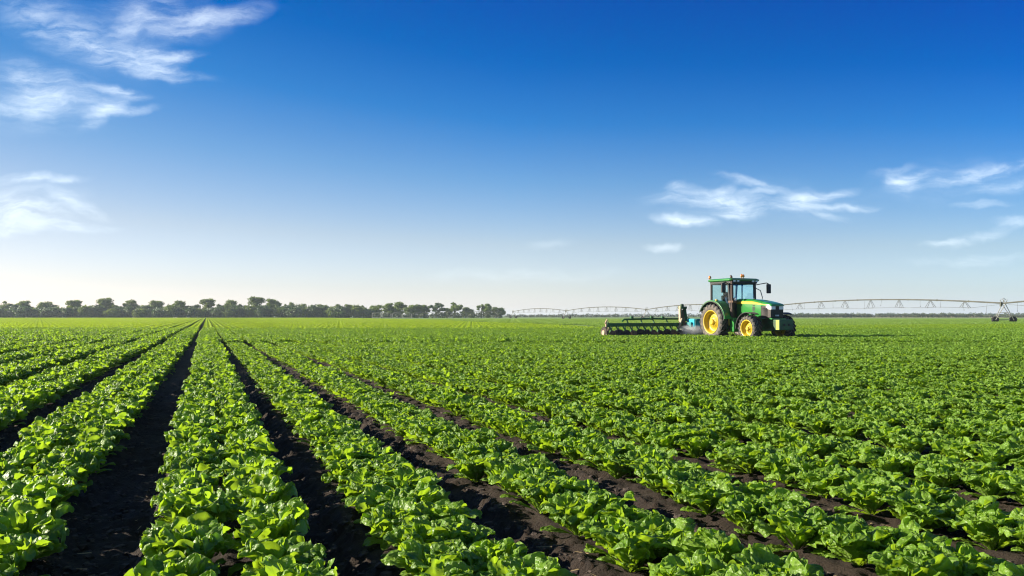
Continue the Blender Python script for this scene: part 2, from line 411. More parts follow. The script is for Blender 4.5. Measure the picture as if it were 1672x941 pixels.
tag(st.build('straw_flecks', M['straw']), 'pale dry straw flecks scattered over the dark furrows', 'straw', kind='stuff')

# ------------------------------------------------------------------ lettuce
def leaf_grid(L, W, e0, bend, curl, ruf, cup, ns, nt, r, twist=0.0, wide=0.70):
    """one leaf: x outward, z up, y across. returns verts (ns*nt,3) and uv (across, along)"""
    q = np.linspace(0, 1, ns); s = np.where(q < 0.55, q / 0.55 * wide, wide + (1 - wide) * np.sin((q - 0.55) / 0.45 * math.pi / 2)); t = np.linspace(-1, 1, nt)
    el = e0 - bend * s ** 1.3 - curl * np.clip((s - 0.62) / 0.38, 0, 1) ** 1.4
    ds = np.diff(s) * L
    cx = np.concatenate([[0], np.cumsum(np.cos(el[:-1]) * ds)]); cz = np.concatenate([[0], np.cumsum(np.sin(el[:-1]) * ds)])
    g = np.clip((s - 0.10) / (wide - 0.10), 0, 1); lower = 0.13 + 0.87 * (g * g * (3 - 2 * g)) ** 0.62
    up = np.sqrt(np.maximum(1 - (np.clip(s - wide, 0, 1) / (1 - wide)) ** 2, 0.02))
    w = W * np.where(s <= wide, lower, up)
    S, T = np.meshgrid(s, t, indexing='ij')
    rho = np.maximum(np.abs(T), np.clip((S - 0.5) / 0.5, 0, 1)) * np.clip((S - 0.16) / 0.3, 0, 1)
    th = np.arctan2((S - 0.48) * 2.0, T)
    ph = r.random(4) * 6.28
    k1 = r.integers(4, 8); k2 = r.integers(10, 15)
    wave = np.sin(k1 * th + ph[0]) + 0.55 * np.sin(k2 * th + ph[1]) + 0.3 * np.sin(21 * th + ph[2])
    scal = 1 + 0.08 * rho ** 3 * np.sin(k2 * th + ph[3]) + 0.06 * rho ** 4 * np.sin(23 * th + ph[0])
    cross = w[:, None] * T * scal
    off = ruf * W * (0.55 * rho ** 2 * np.sin(k1 * th + ph[0]) + rho ** 3.2 * (0.62 * np.sin(k2 * th + ph[1]) + 0.30 * np.sin(23 * th + ph[2] + 2 * np.sin(3 * th)))) - 0.16 * W * rho ** 5
    off += 0.16 * ruf * W * np.sin(11 * S + ph[1]) * np.sin(5 * T + ph[2]) * np.clip(S * 2 - .3, 0, 1)
    off += cup * w[:, None] * T ** 2
    o1, o2 = r.random(2) * 50
    crumple = fbm(S * 6.0 + o1, T * 3.2 + o2, 3)
    off += 0.22 * W * crumple * np.clip(S * 2.5 - 0.3, 0, 1)
    off -= 0.10 * W * np.exp(-(T / 0.15) ** 2) * np.clip(S * 4, 0, 1) * (1 - S)
    nx = -np.sin(el); nz = np.cos(el)
    ext = (scal - 1) * L * 0.35 * np.clip((S - wide) / (1 - wide), 0, 1)
    X = cx[:, None] + nx[:, None] * off + np.cos(el)[:, None] * ext
    Z = cz[:, None] + nz[:, None] * off + np.sin(el)[:, None] * ext
    tw = twist * np.clip(S * 1.3 - 0.2, 0, 1)
    X, Y = X - np.sin(tw) * cross * np.sin(el)[:, None], cross * np.cos(tw)
    return np.stack([X, Y, Z], -1).reshape(-1, 3), np.stack([T, S], -1).reshape(-1, 2)

def lettuce_data(seed, nleaf=24, ns=13, nt=9, size=1.0):
    r = np.random.default_rng(seed)
    V = []; Q = []; UV = []; n0 = 0
    base = np.arange((ns - 1) * nt).reshape(ns - 1, nt)[:, :-1].ravel()
    quad = np.stack([base, base + 1, base + nt + 1, base + nt], -1)
    for i in range(nleaf):
        f = i / (nleaf - 1)                                    # 0 outermost, 1 heart
        az = i * 2.39996 + r.normal(0, 0.25)
        if f < 0.24:                                           # small spoon leaves near the soil
            L = r.uniform(0.15, 0.215); W = r.uniform(0.040, 0.056); e0 = R(r.uniform(20, 42)); bend = R(r.uniform(5, 30)); curl = R(r.uniform(0, 40)); cup = r.uniform(.05, .35); ruf = r.uniform(.06, .14); wide = .72
        elif f < 0.80:                                         # tall fan shaped leaves
            g = (f - .24) / .56
            L = r.uniform(0.225, 0.285) - 0.02 * g; W = r.uniform(0.076, 0.115); e0 = R(51 + 25 * g) + r.normal(0, .07); bend = R(r.uniform(10, 30)); curl = R(r.uniform(10, 75)); cup = r.uniform(.05, .40); ruf = r.uniform(.17, .31); wide = r.uniform(.64, .76)
        else:                                                  # heart
            L = r.uniform(0.17, 0.225); W = r.uniform(0.05, 0.07); e0 = R(r.uniform(74, 92)); bend = R(r.uniform(-8, 15)); curl = R(r.uniform(-20, 30)); cup = r.uniform(.3, .7); ruf = r.uniform(.16, .30); wide = .68
        v, uv = leaf_grid(L, W, e0, bend, curl, ruf, cup, ns, nt, r, r.normal(0, 0.35), wide)
        br = 0.016 * (1 - f) + 0.004
        c, s = math.cos(az), math.sin(az)
        x = v[:, 0] + br; y = v[:, 1]
        V.append(np.stack([x * c - y * s, x * s + y * c, v[:, 2] + 0.004 + 0.02 * f], -1) * size)
        UV.append(uv); Q.append(quad + n0); n0 += ns * nt
    return np.concatenate(V), np.concatenate(Q), np.concatenate(UV)

NVAR = 8
plant_me = []
for k in range(NVAR):
    v, q, uv = lettuce_data(100 + k, nleaf=19 + k % 4, ns=30, nt=21)
    plant_me.append(np_mesh('lettuce_plant', v, q, M['lettuce'], uv))

# depth to which the lettuce reaches, by picture column (beyond it another, smoother crop begins)
LIM_PX = np.array([-900, 480, 527, 650, 780, 980, 1100, 1300, 1672, 2600])
LIM_D = np.array([398, 398, 396, 238, 122, 66, 62, 74, 92, 120])
def lettuce_limit(r, d):
    return np.interp(836 + FPX * r / np.maximum(d, 1), LIM_PX, LIM_D)

# tractor placement (needed to leave its wheel tracks free)
TR_D = 38.0
TR_LOC = at(836 + 10.45 / TR_D * FPX, TR_D)
TR_ANG = R(-87)
def in_wheels(x, y):
    dx = x - TR_LOC[0]; dy = y - TR_LOC[1]
    lx = dx * math.cos(TR_ANG) + dy * math.sin(TR_ANG); ly = -dx * math.sin(TR_ANG) + dy * math.cos(TR_ANG)
    return (np.abs(np.abs(ly) - 0.9) < 0.42) & (lx > -4.2) & (lx < 3.1)

plants = []           # x, y, line id
SING_D = 60.0
nb0, nb1 = -45, 95
for b in range(nb0, nb1):
    for side in (-1, 1):
        u = bed_centre(b) + side * (LINE if b < 1 else 0.102)
        # along-row range: depth below SING_D
        ymax = (SING_D - u * FWD[0]) / FWD[1]
        ys = np.arange(0.6 + rng.random() * 0.3, max(ymax, 0.7), 0.345)
        if len(ys) == 0: continue
        ys = ys + rng.normal(0, 0.030, len(ys)); xs = u + rng.normal(0, 0.020, len(ys))
        r, d = cam_uv(xs, ys)
        ok = (d > 0.9) & (np.abs(r) < 0.665 * d + 2.2) & (d < lettuce_limit(r, d)) & ~in_wheels(xs, ys)
        ok &= (rng.random(len(ys)) > 0.012) | (d < 14)
        for x, y in zip(xs[ok], ys[ok]): plants.append((x, y, b, side))
P = np.array([(p[0], p[1]) for p in plants]); PB = np.array([(p[2], p[3]) for p in plants])
pr, pd = cam_uv(P[:, 0], P[:, 1])
HALF_W = 836 / FPX
pxs = 836 + FPX * pr / pd
pys = HORIZON + FPX * (H_CAM - 0.20) / pd
seen = (pxs > -70) & (pxs < 1742) & (pys < 975)
order = np.argsort(np.where(seen, pd, 1e9))
single = order[:300]
single_set = set(single.tolist())

pscale = np.where(PB[:, 0] < 1, 0.93, 0.85) + 0.11 * rng.random(len(P)) + 0.06 * fbm(P[:, 0] * 0.5, P[:, 1] * 0.35, 2)
pscale = pscale * np.where(pd > 30, 1.30, np.where(pd > 18, 1.12, 1.0))
zfac = np.where((PB[:, 0] < 1) | (pd > 30), 1.0, 0.86)
prot = rng.random(len(P)) * 6.283
ptilt = rng.normal(0, 0.09, (len(P), 2))
pvar = rng.integers(0, NVAR, len(P))
pz = np.array([ground_z(x, y) if d < 25 else 0.0 for (x, y), d in zip(P, pd)])

BEDNAME = {0: 'bed running straight ahead'}
for k in range(1, 40):
    BEDNAME[k] = ordinal(k) + ' bed right of the straight one'
    BEDNAME[-k] = ordinal(k) + ' bed left of the straight one'
protos = [None] * NVAR
count = {}
for i in sorted(single.tolist(), key=lambda j: pd[j]):
    b, s = int(PB[i, 0]), int(PB[i, 1])
    count[(b, s)] = count.get((b, s), 0) + 1
    k = int(pvar[i])
    if protos[k] is None:
        o = link('lettuce_plant', plant_me[k]); protos[k] = o
    else:
        o = protos[k].copy(); COL.objects.link(o)
    o.location = (P[i, 0], P[i, 1], pz[i] - 0.004)
    o.rotation_euler = (ptilt[i, 0], ptilt[i, 1], prot[i]); o.scale = (pscale[i], pscale[i], pscale[i] * zfac[i])
    tag(o, '%s lettuce from the near end, %s line, %s' % (ordinal(count[(b, s)]), 'left' if s < 0 else 'right', BEDNAME[b]),
        'lettuce', 'lettuce plants in the near beds')

# everything else: one object; its mesh holds far row pieces (instanced) and the points to put plants on
def instancer(name, chunk_meshes, far_pts, far_rot, far_var, sources=(), near_pts=None, near_rot=None, near_scale=None, near_var=None, mat=None, far_scale=None):
    V = []; Q = []; kind = []; rot = []; scl = []; var = []; n0 = 0
    for k, (v, q) in enumerate(chunk_meshes):
        V.append(v); Q.append(q + n0); n0 += len(v)
        kind.append(np.full(len(v), k)); rot.append(np.zeros((len(v), 3))); scl.append(np.ones((len(v), 3))); var.append(np.zeros(len(v), int))
    V.append(far_pts); kind.append(np.full(len(far_pts), 50)); rot.append(far_rot); scl.append(np.ones((len(far_pts), 3))); var.append(far_var)
    if near_pts is not None:
        V.append(near_pts); kind.append(np.full(len(near_pts), 60)); rot.append(near_rot); scl.append(near_scale); var.append(near_var)
    V = np.concatenate(V); Q = np.concatenate(Q)
    me = np_mesh(name, V, Q, mat)
    for nm, tp, arr, f in (('kind', 'INT', np.concatenate(kind), 'value'), ('rot', 'FLOAT_VECTOR', np.concatenate(rot), 'vector'), ('scl', 'FLOAT_VECTOR', np.concatenate(scl), 'vector'), ('var', 'INT', np.concatenate(var), 'value')):
        a = me.attributes.new(nm, tp, 'POINT'); a.data.foreach_set(f, np.ascontiguousarray(arr, dtype=np.int32 if tp == 'INT' else np.float32).ravel())
    o = link(name, me)
    ng = bpy.data.node_groups.new(name + '_scatter', 'GeometryNodeTree')
    ng.interface.new_socket('Geometry', in_out='INPUT', socket_type='NodeSocketGeometry'); ng.interface.new_socket('Geometry', in_out='OUTPUT', socket_type='NodeSocketGeometry')
    N = ng.nodes; L = ng.links
    gi = N.new('NodeGroupInput'); go = N.new('NodeGroupOutput')
    def attr(nm, dt):
        a = N.new('GeometryNodeInputNamedAttribute'); a.data_type = dt; a.inputs['Name'].default_value = nm; return a.outputs['Attribute']
    def sel(k):
        c = N.new('FunctionNodeCompare'); c.data_type = 'INT'; c.operation = 'EQUAL'
        L.new(attr('kind', 'INT'), c.inputs[2]); c.inputs[3].default_value = k; return c.outputs['Result']
    def sep(k):
        s = N.new('GeometryNodeSeparateGeometry'); s.domain = 'POINT'
        L.new(gi.outputs[0], s.inputs['Geometry']); L.new(sel(k), s.inputs['Selection']); return s.outputs['Selection']
    def inst(points, insts):
        j = N.new('GeometryNodeJoinGeometry')
        for g in insts: L.new(g, j.inputs[0])
        ip = N.new('GeometryNodeInstanceOnPoints'); ip.inputs['Pick Instance'].default_value = True
        L.new(points, ip.inputs['Points']); L.new(j.outputs[0], ip.inputs['Instance'])
        L.new(attr('var', 'INT'), ip.inputs['Instance Index']); L.new(attr('rot', 'FLOAT_VECTOR'), ip.inputs['Rotation']); L.new(attr('scl', 'FLOAT_VECTOR'), ip.inputs['Scale'])
        return ip.outputs['Instances']
    outs = []
    gs = []
    for k in range(len(chunk_meshes)):
        g2 = N.new('GeometryNodeGeometryToInstance'); L.new(sep(k), g2.inputs[0]); gs.append(g2.outputs[0])
    outs.append(inst(sep(50), gs))
    if near_pts is not None:
        ss = []
        for s in sources:
            oi = N.new('GeometryNodeObjectInfo'); oi.inputs['Object'].default_value = s; oi.inputs['As Instance'].default_value = True; ss.append(oi.outputs['Geometry'])
        outs.append(inst(sep(60), ss))
    j = N.new('GeometryNodeJoinGeometry')
    for g in outs: L.new(g, j.inputs[0])
    L.new(j.outputs[0], go.inputs[0])
    md = o.modifiers.new('Scatter', 'NODES'); md.node_group = ng
    return o

CH = 3.0
def row_chunk(seed):
    r = np.random.default_rng(seed); V = []; Q = []; n0 = 0
    for side in (-1, 1):
        for y in np.arange(0.17, CH, 0.345):
            v, q, uv = lettuce_data(int(r.integers(1e6)), nleaf=14, ns=5, nt=4, size=r.uniform(0.95, 1.2))
            V.append(v + np.array([side * LINE + r.normal(0, .02), y + r.normal(0, .03), 0.0])); Q.append(q + n0); n0 += len(v)
    return np.concatenate(V), np.concatenate(Q)
far = []
for b in range(-330, 220):
    u = bed_centre(b)
    y0 = (SING_D - u * FWD[0]) / FWD[1]
    ys = np.arange(y0, y0 + 420, CH)
    r, d = cam_uv(np.full(len(ys), u), ys)
    ok = (d > 1) & (np.abs(r) < 0.665 * d + 4) & (d < lettuce_limit(r, d))
    for y in ys[ok]: far.append((u, y, 0.0))
far = np.array(far)
mask = np.ones(len(P), bool); mask[single] = False
near_rot = np.column_stack([ptilt[mask], prot[mask]])
near_pts = np.column_stack([P[mask], pz[mask] - 0.004])
print('single', len(single), 'near stuff', mask.sum(), 'far chunks', len(far), 'single depth max', pd[single].max())
lf = instancer('lettuce_field', [row_chunk(900 + k) for k in range(4)], far, np.zeros((len(far), 3)), rng.integers(0, 4, len(far)),
               [p for p in protos if p is not None], near_pts, near_rot, (pscale[:, None] * np.column_stack([np.ones(len(P)), np.ones(len(P)), zfac]))[mask], pvar[mask], M['lettuce_far'])
tag(lf, 'rows of bright green lettuce filling the field beyond the nearest plants', 'lettuce field', kind='stuff')

# ------------------------------------------------------------------ smoother crop beyond, far fields
def strip(name, pxs, d0s, d1s, z, mat, label, cat, thick=0.0):
    V = []; Q = []
    rows = 24
    for i, px in enumerate(pxs):
        for k in range(rows + 1):
            d = d0s[i] + (d1s[i] - d0s[i]) * (k / rows) ** 2
            x, y, _ = at(px, d); V.append((x, y, z))
    for i in range(len(pxs) - 1):
        for k in range(rows):
            a = i * (rows + 1) + k; Q.append((a, a + rows + 1, a + rows + 2, a + 1))
    o = link(name, np_mesh(name, V, Q, mat)); tag(o, label, cat, kind='structure'); return o
pp = np.arange(440, 2640, 20)
strip('field', pp, np.minimum(np.interp(pp, LIM_PX, LIM_D) + 1.0, 470), np.full(len(pp), 480.0), 0.10, M['field'], 'smooth paler green crop field beyond the lettuce', 'field')

def tuft_chunk(seed, w=4.0, n=260):
    r = np.random.default_rng(seed)
    c = np.column_stack([r.uniform(0, w, n), r.uniform(0, w, n), np.full(n, 0.04)])
    V = []; Q = []
    for k in range(3):
        a = r.uniform(0, 6.28, n); L = r.uniform(.10, .2, n); e = r.uniform(.3, 1.2, n); wd = r.uniform(.03, .06, n)
        dx = np.cos(a); dy = np.sin(a)
        p0 = c + np.column_stack([-dy * wd * .4, dx * wd * .4, 0 * a]); p1 = c + np.column_stack([dy * wd * .4, -dx * wd * .4, 0 * a])
        tip = c + np.column_stack([dx * np.cos(e) * L, dy * np.cos(e) * L, np.sin(e) * L])
        t0 = tip + np.column_stack([dy * wd, -dx * wd, 0 * a]); t1 = tip + np.column_stack([-dy * wd, dx * wd, 0 * a])
        base = len(V) and sum(len(q) for q in V) or 0
        V.append(np.stack([p0, p1, t0, t1], 1).reshape(-1, 3)); i = base + np.arange(n) * 4
        Q.append(np.stack([i, i + 1, i + 2, i + 3], -1))
    return np.concatenate(V), np.concatenate(Q)
cp = []
for r_ in np.arange(-60, 190, 4.0):
    for d_ in np.arange(60, 230, 4.0):
        if abs(r_) > 0.66 * d_ + 6: continue
        if d_ < lettuce_limit(r_, d_) + 0.5: continue
        p = RGT * r_ + FWD * d_; cp.append((p[0], p[1], 0.10))
cp = np.array(cp)
cr = np.column_stack([np.zeros(len(cp)), np.zeros(len(cp)), np.full(len(cp), -YAW)])
cf = instancer('young_crop', [tuft_chunk(40 + k) for k in range(3)], cp, cr, rng.integers(0, 3, len(cp)), mat=M['crop'])
tag(cf, 'fine low green crop growing beyond the lettuce under the irrigation pipe', 'crop', kind='stuff')

def rise(name, px0, px1, d0, d1, hmax, mat, label, seed):
    pxs = np.linspace(px0, px1, 60); V = []; Q = []; n = 16
    for i, px in enumerate(pxs):
        for k in range(n + 1):
            t = k / n; d = d0 + (d1 - d0) * t
            e = min(1, 6 * i / 59, 6 * (59 - i) / 59)
            x, y, _ = at(px, d); z = -0.5 + e * (hmax + 0.5) * math.sin(math.pi * min(t * 0.5 + 0.0, 1)) * (0.8 + 0.4 * float(vnoise(np.array(px / 170.0 + seed), np.array(t + seed * 3.3))))
            V.append((x, y, z))
    for i in range(59):
        for k in range(n):
            a = i * (n + 1) + k; Q.append((a, a + n + 1, a + n + 2, a + 1))
    tag(link(name, np_mesh(name, V, Q, mat)), label, 'hill', kind='structure')
rise('hills', 1350, 2500, 640, 1500, 3.4, M['stubble'], 'low tan rise of bare fields on the far horizon', 1.3)
rise('hills', 300, 1500, 900, 2100, 3.2, M['rise'], 'low grey green rise on the far horizon', 7.7)

# ------------------------------------------------------------------ trees
def leaf_cloud(lobes, n, size, r, shell=0.55):
    """quads spread through ellipsoid lobes [(c, radii)]"""
    vol = np.array([l[1][0] * l[1][1] + l[1][0] * l[1][2] for l in lobes]); pick = r.choice(len(lobes), n, p=vol / vol.sum())
    C = np.array([l[0] for l in lobes])[pick]; Rr = np.array([l[1] for l in lobes])[pick]
    d = r.normal(0, 1, (n, 3)); d /= np.linalg.norm(d, axis=1)[:, None]
    rad = (1 - shell * r.random(n) ** 1.3)[:, None]
    rad *= (1 + 0.16 * np.sin(d[:, :1] * 7 + C[:, :1]) * np.sin(d[:, 1:2] * 6 + C[:, 2:3]))
    p = C + d * rad * Rr
    nrm = d + r.normal(0, 0.55, (n, 3)); nrm /= np.linalg.norm(nrm, axis=1)[:, None]
    a = np.cross(nrm, r.normal(0, 1, (n, 3))); a /= np.linalg.norm(a, axis=1)[:, None]; b = np.cross(nrm, a)
    s = (size * r.uniform(0.6, 1.35, n))[:, None]
    V = np.stack([p - a * s, p - b * s * .7, p + a * s, p + b * s * .7], 1).reshape(-1, 3)
    Q = np.arange(n * 4).reshape(n, 4)
    return V, Q

def tree_meshes(seed, style):
    r = np.random.default_rng(seed); lobes = []
    H = 10.0
    tr = MB()
    if style == 'round':
        base = 1.4; n = 18; cz, rx, rz = 5.2, 3.3, 4.0
    elif style == 'open':
        base = 2.6; n = 12; cz, rx, rz = 6.3, 3.4, 2.9
    elif style == 'slim':
        base = 1.2; n = 12; cz, rx, rz = 5.4, 2.4, 3.9
    else:
        base = 0.8; n = 18; cz, rx, rz = 4.9, 4.1, 4.2
    for k in range(n):
        d = r.normal(0, 1, 3); d /= np.linalg.norm(d); f = 0.55 + 0.4 * r.random()
        c = np.array([d[0] * rx * f, d[1] * rx * f, cz + d[2] * rz * f]); q = r.uniform(0.9, 1.65) * (0.8 if style == 'open' else 1)
        lobes.append((c, np.array([q * 1.15, q * 1.15, q * 0.9])))
    if style in ('round', 'dense'):
        lobes.append((np.array([0, 0, cz]), np.array([rx * .72, rx * .72, rz * .75])))
    tr.tube([(0, 0, -0.3), (0.05, 0.02, 1.2), (0.1, -0.05, base + 1.2), (0.05, 0.1, cz + 0.5)], [0.34, 0.26, 0.2, 0.08], 8)
    for c, q in lobes[:6]:
        tr.tube([(0.08, -0.03, base), (c[0] * .45, c[1] * .45, (base + c[2]) / 2 + .2), tuple(c)], [0.13, 0.09, 0.03], 6)
    v, qd = leaf_cloud(lobes, 3800 if style != 'open' else 2000, 0.33, r, 0.7)
    return v, qd, tr

TREE_VARS = {}
tree_proto = {}
def tree_proto_for(style, k, mat):
    key = (style, k, mat)
    if key not in tree_proto:
        v, q, tr = tree_meshes(hash(style) % 1000 * 0 + {'round': 10, 'open': 30, 'slim': 50, 'dense': 70}[style] + k, style)
        tree_proto[key] = (np_mesh('crown', v, q, M[mat], smooth=False), tr, None)
    return tree_proto[key]
first = {}
def place_tree(style, k, mat, px, d, height, wide, label, group, name='broadleaf_tree', cat='tree'):
    key = (style, k, mat)
    x, y, _ = at(px, d)
    if key not in first:
        root = empty(name, (x, y, 0)); v, q, tr = tree_meshes({'round': 10, 'open': 30, 'slim': 50, 'dense': 70}[style] + k, style)
        c = link('crown', np_mesh('crown', v, q, M[mat], smooth=False), root)
        t = tr.build('trunk', M['bark'], root, smooth=True); first[key] = (root, c, t)
    else:
        r0, c0, t0 = first[key]
        root = r0.copy(); COL.objects.link(root); root.name = name
        for ch in (c0, t0):
            q = ch.copy(); COL.objects.link(q); q.parent = root
    s = height / 9.3
    root.location = (x, y, 0); root.rotation_euler = (0, 0, rng.random() * 6.28); root.scale = (s * wide, s * wide, s)
    tag(root, label, cat, group); return root

# tall crowns of the left tree line: column, top row (picture pixels), width factor, style
TALL = [(-28, 494, 1.1, 'dense'), (8, 492, 1.0, 'dense'), (38, 491, 1.1, 'round'), (76, 490, 1.05, 'round'), (121, 491, 1.1, 'round'), (146, 499, .9, 'dense'), (171, 488, 1.0, 'round'),
        (190, 497, .8, 'dense'), (214, 491, 1.05, 'round'), (234, 498, .8, 'dense'), (256, 492, 1.1, 'round'), (274, 499, .8, 'dense'), (294, 492, 1.1, 'round'), (317, 497, .8, 'dense'), (339, 489, 1.0, 'round'),
        (360, 496, .8, 'dense'), (378, 491, 1.0, 'round'), (397, 496, .8, 'dense'), (419, 486, 1.0, 'round'), (446, 488, 1.05, 'round'), (466, 497, .8, 'dense'), (484, 492, 1.0, 'dense'), (507, 498, .8, 'dense'), (526, 495, 1.0, 'round'),
        (551, 497, .8, 'slim'), (571, 497, 1.0, 'round'), (594, 499, .9, 'dense'), (613, 496, 1.15, 'round'), (634, 495, .9, 'round'), (651, 494, 1.15, 'round'), (671, 496, 1.0, 'round'), (684, 497, .9, 'slim'), (693, 498, .9, 'slim'),
        (713, 494, 1.2, 'open'), (731, 503, .8, 'slim'), (742, 494, 1.05, 'open'), (763, 500, .95, 'round'), (786, 496, .75, 'open'), (796, 496, .75, 'slim'), (812, 500, 1.0, 'round')]
for k in range(15):
    TALL.append((-18 + k * 42 + float(rng.uniform(-9, 9)), 497 + float(rng.uniform(-1.5, 2.5)), 1.25, 'dense'))
TALL.sort()
for i, (px, top, w, stl) in enumerate(TALL):
    d = 412 + 10 * ((i * 7) % 5) / 4
    if px > 600: w *= 1.12; d = 418 + 8 * ((i * 7) % 5) / 4
    hgt = H_CAM + (HORIZON - top) * d / FPX
    mat = 'tree_leaf' if (i % 3 or stl == 'round') else 'tree_leaf2'
    look = {'round': 'round-crowned green tree', 'dense': 'dense dark tree leafy to the ground', 'open': 'loose tree with gaps in its crown', 'slim': 'slim narrow-crowned tree'}[stl]
    place_tree(stl, i % 3, mat, px, d, hgt, w * 1.12 * max(1.0, 8.5 / hgt * 0.95), '%s, %s from left in the far tree line' % (look, ordinal(i + 1)), 'trees along the far edge of the field')

def bush_mesh(seed):
    r = np.random.default_rng(seed); lobes = []
    for k in range(7):
        a = r.uniform(0, 6.28); f = r.uniform(.2, 1)
        q = r.uniform(.7, 1.2); lobes.append((np.array([math.cos(a) * 1.3 * f, math.sin(a) * 1.3 * f, r.uniform(.6, 1.6)]), np.array([q, q, q * .95])))
    lobes.append((np.array([0, 0, 1.1]), np.array([1.5, 1.5, 1.4])))
    return leaf_cloud(lobes, 1800, 0.2, r, 0.6)
bush_first = {}
def place_bush(k, mat, px, d, h, w, label, group):
    x, y, _ = at(px, d); key = (k, mat)
    if key not in bush_first:
        o = link('bush', np_mesh('bush', *bush_mesh(500 + k), M[mat], smooth=False)); bush_first[key] = o
    else:
        o = bush_first[key].copy(); COL.objects.link(o)
    o.location = (x, y, -0.1); o.scale = (w / 3.6, w / 3.6, h / 2.55); o.rotation_euler = (0, 0, rng.random() * 6.28)
    tag(o, label, 'bush', group)
bx = -25; i = 0
while bx < 605:
    h = rng.uniform(4.8, 7.2); w = rng.uniform(7.0, 10.5); i += 1
    place_bush(i % 4, 'tree_leaf2' if i % 3 else 'tree_leaf', bx, 404 + rng.uniform(-2, 4), h, w, 'low dark bush under the tree line, %s from its left end' % ordinal(i), 'bushes at the foot of the far tree line')
    bx += rng.uniform(11, 19)

def hedge(px0, d0, px1, d1, h, depth, label, mat='hedge', dens=22, sz=0.3):
    a = np.array(at(px0, d0)); b = np.array(at(px1, d1)); L = np.linalg.norm(b - a); n = int(L / 2.2) + 1
    r = np.random.default_rng(int(px0 * 7 + d0)); lobes = []
    for k in range(n):
        c = a + (b - a) * ((k + .5) / n) + np.array([r.normal(0, .3), r.normal(0, .3), 0]); hh = h * r.uniform(.7, 1.12)
        lobes.append((c + np.array([0, 0, hh * .5]), np.array([1.8, depth, hh * .55])))
    v, q = leaf_cloud(lobes, int(n * dens * 10), sz, r, .5)
    o = link('hedge', np_mesh('hedge', v - a * [1, 1, 0], q, M[mat], smooth=False)); o.location = (a[0], a[1], 0)
    tag(o, label, 'hedge', 'hedges on the far side of the field')
hedge(612, 402, 700, 398, 2.6, 1.2, 'grey green hedge behind the left half of the low irrigation pipe')
hedge(703, 397, 819, 388, 3.4, 1.2, 'grey green hedge behind the right half of the low irrigation pipe')
# far hedges at the horizon
FH = [(825, 700, 905, 720, 2.6), (900, 640, 1010, 650, 2.8), (1000, 760, 1180, 740, 3.3), (1285, 520, 1420, 540, 2.6), (1410, 600, 1500, 590, 2.8), (1490, 540, 1600, 560, 3.0), (1596, 640, 1668, 640, 2.2), (1640, 560, 1760, 570, 1.6)]
for i, (a, b, c, d, h) in enumerate(FH):
    hedge(a, b, c, d, h, 2.0, 'distant dark hedge on the horizon, %s from the left' % ordinal(i + 1), 'hedge', 6, 0.45)
hedge(1180, 820, 1420, 830, 4.0, 3, 'long blue green far wood behind the tractor on the horizon', 'tree_leaf2', 8, .6)
hedge(1430, 900, 1700, 900, 4.4, 3, 'long blue green far wood at the right end of the horizon', 'tree_leaf2', 8, .6)

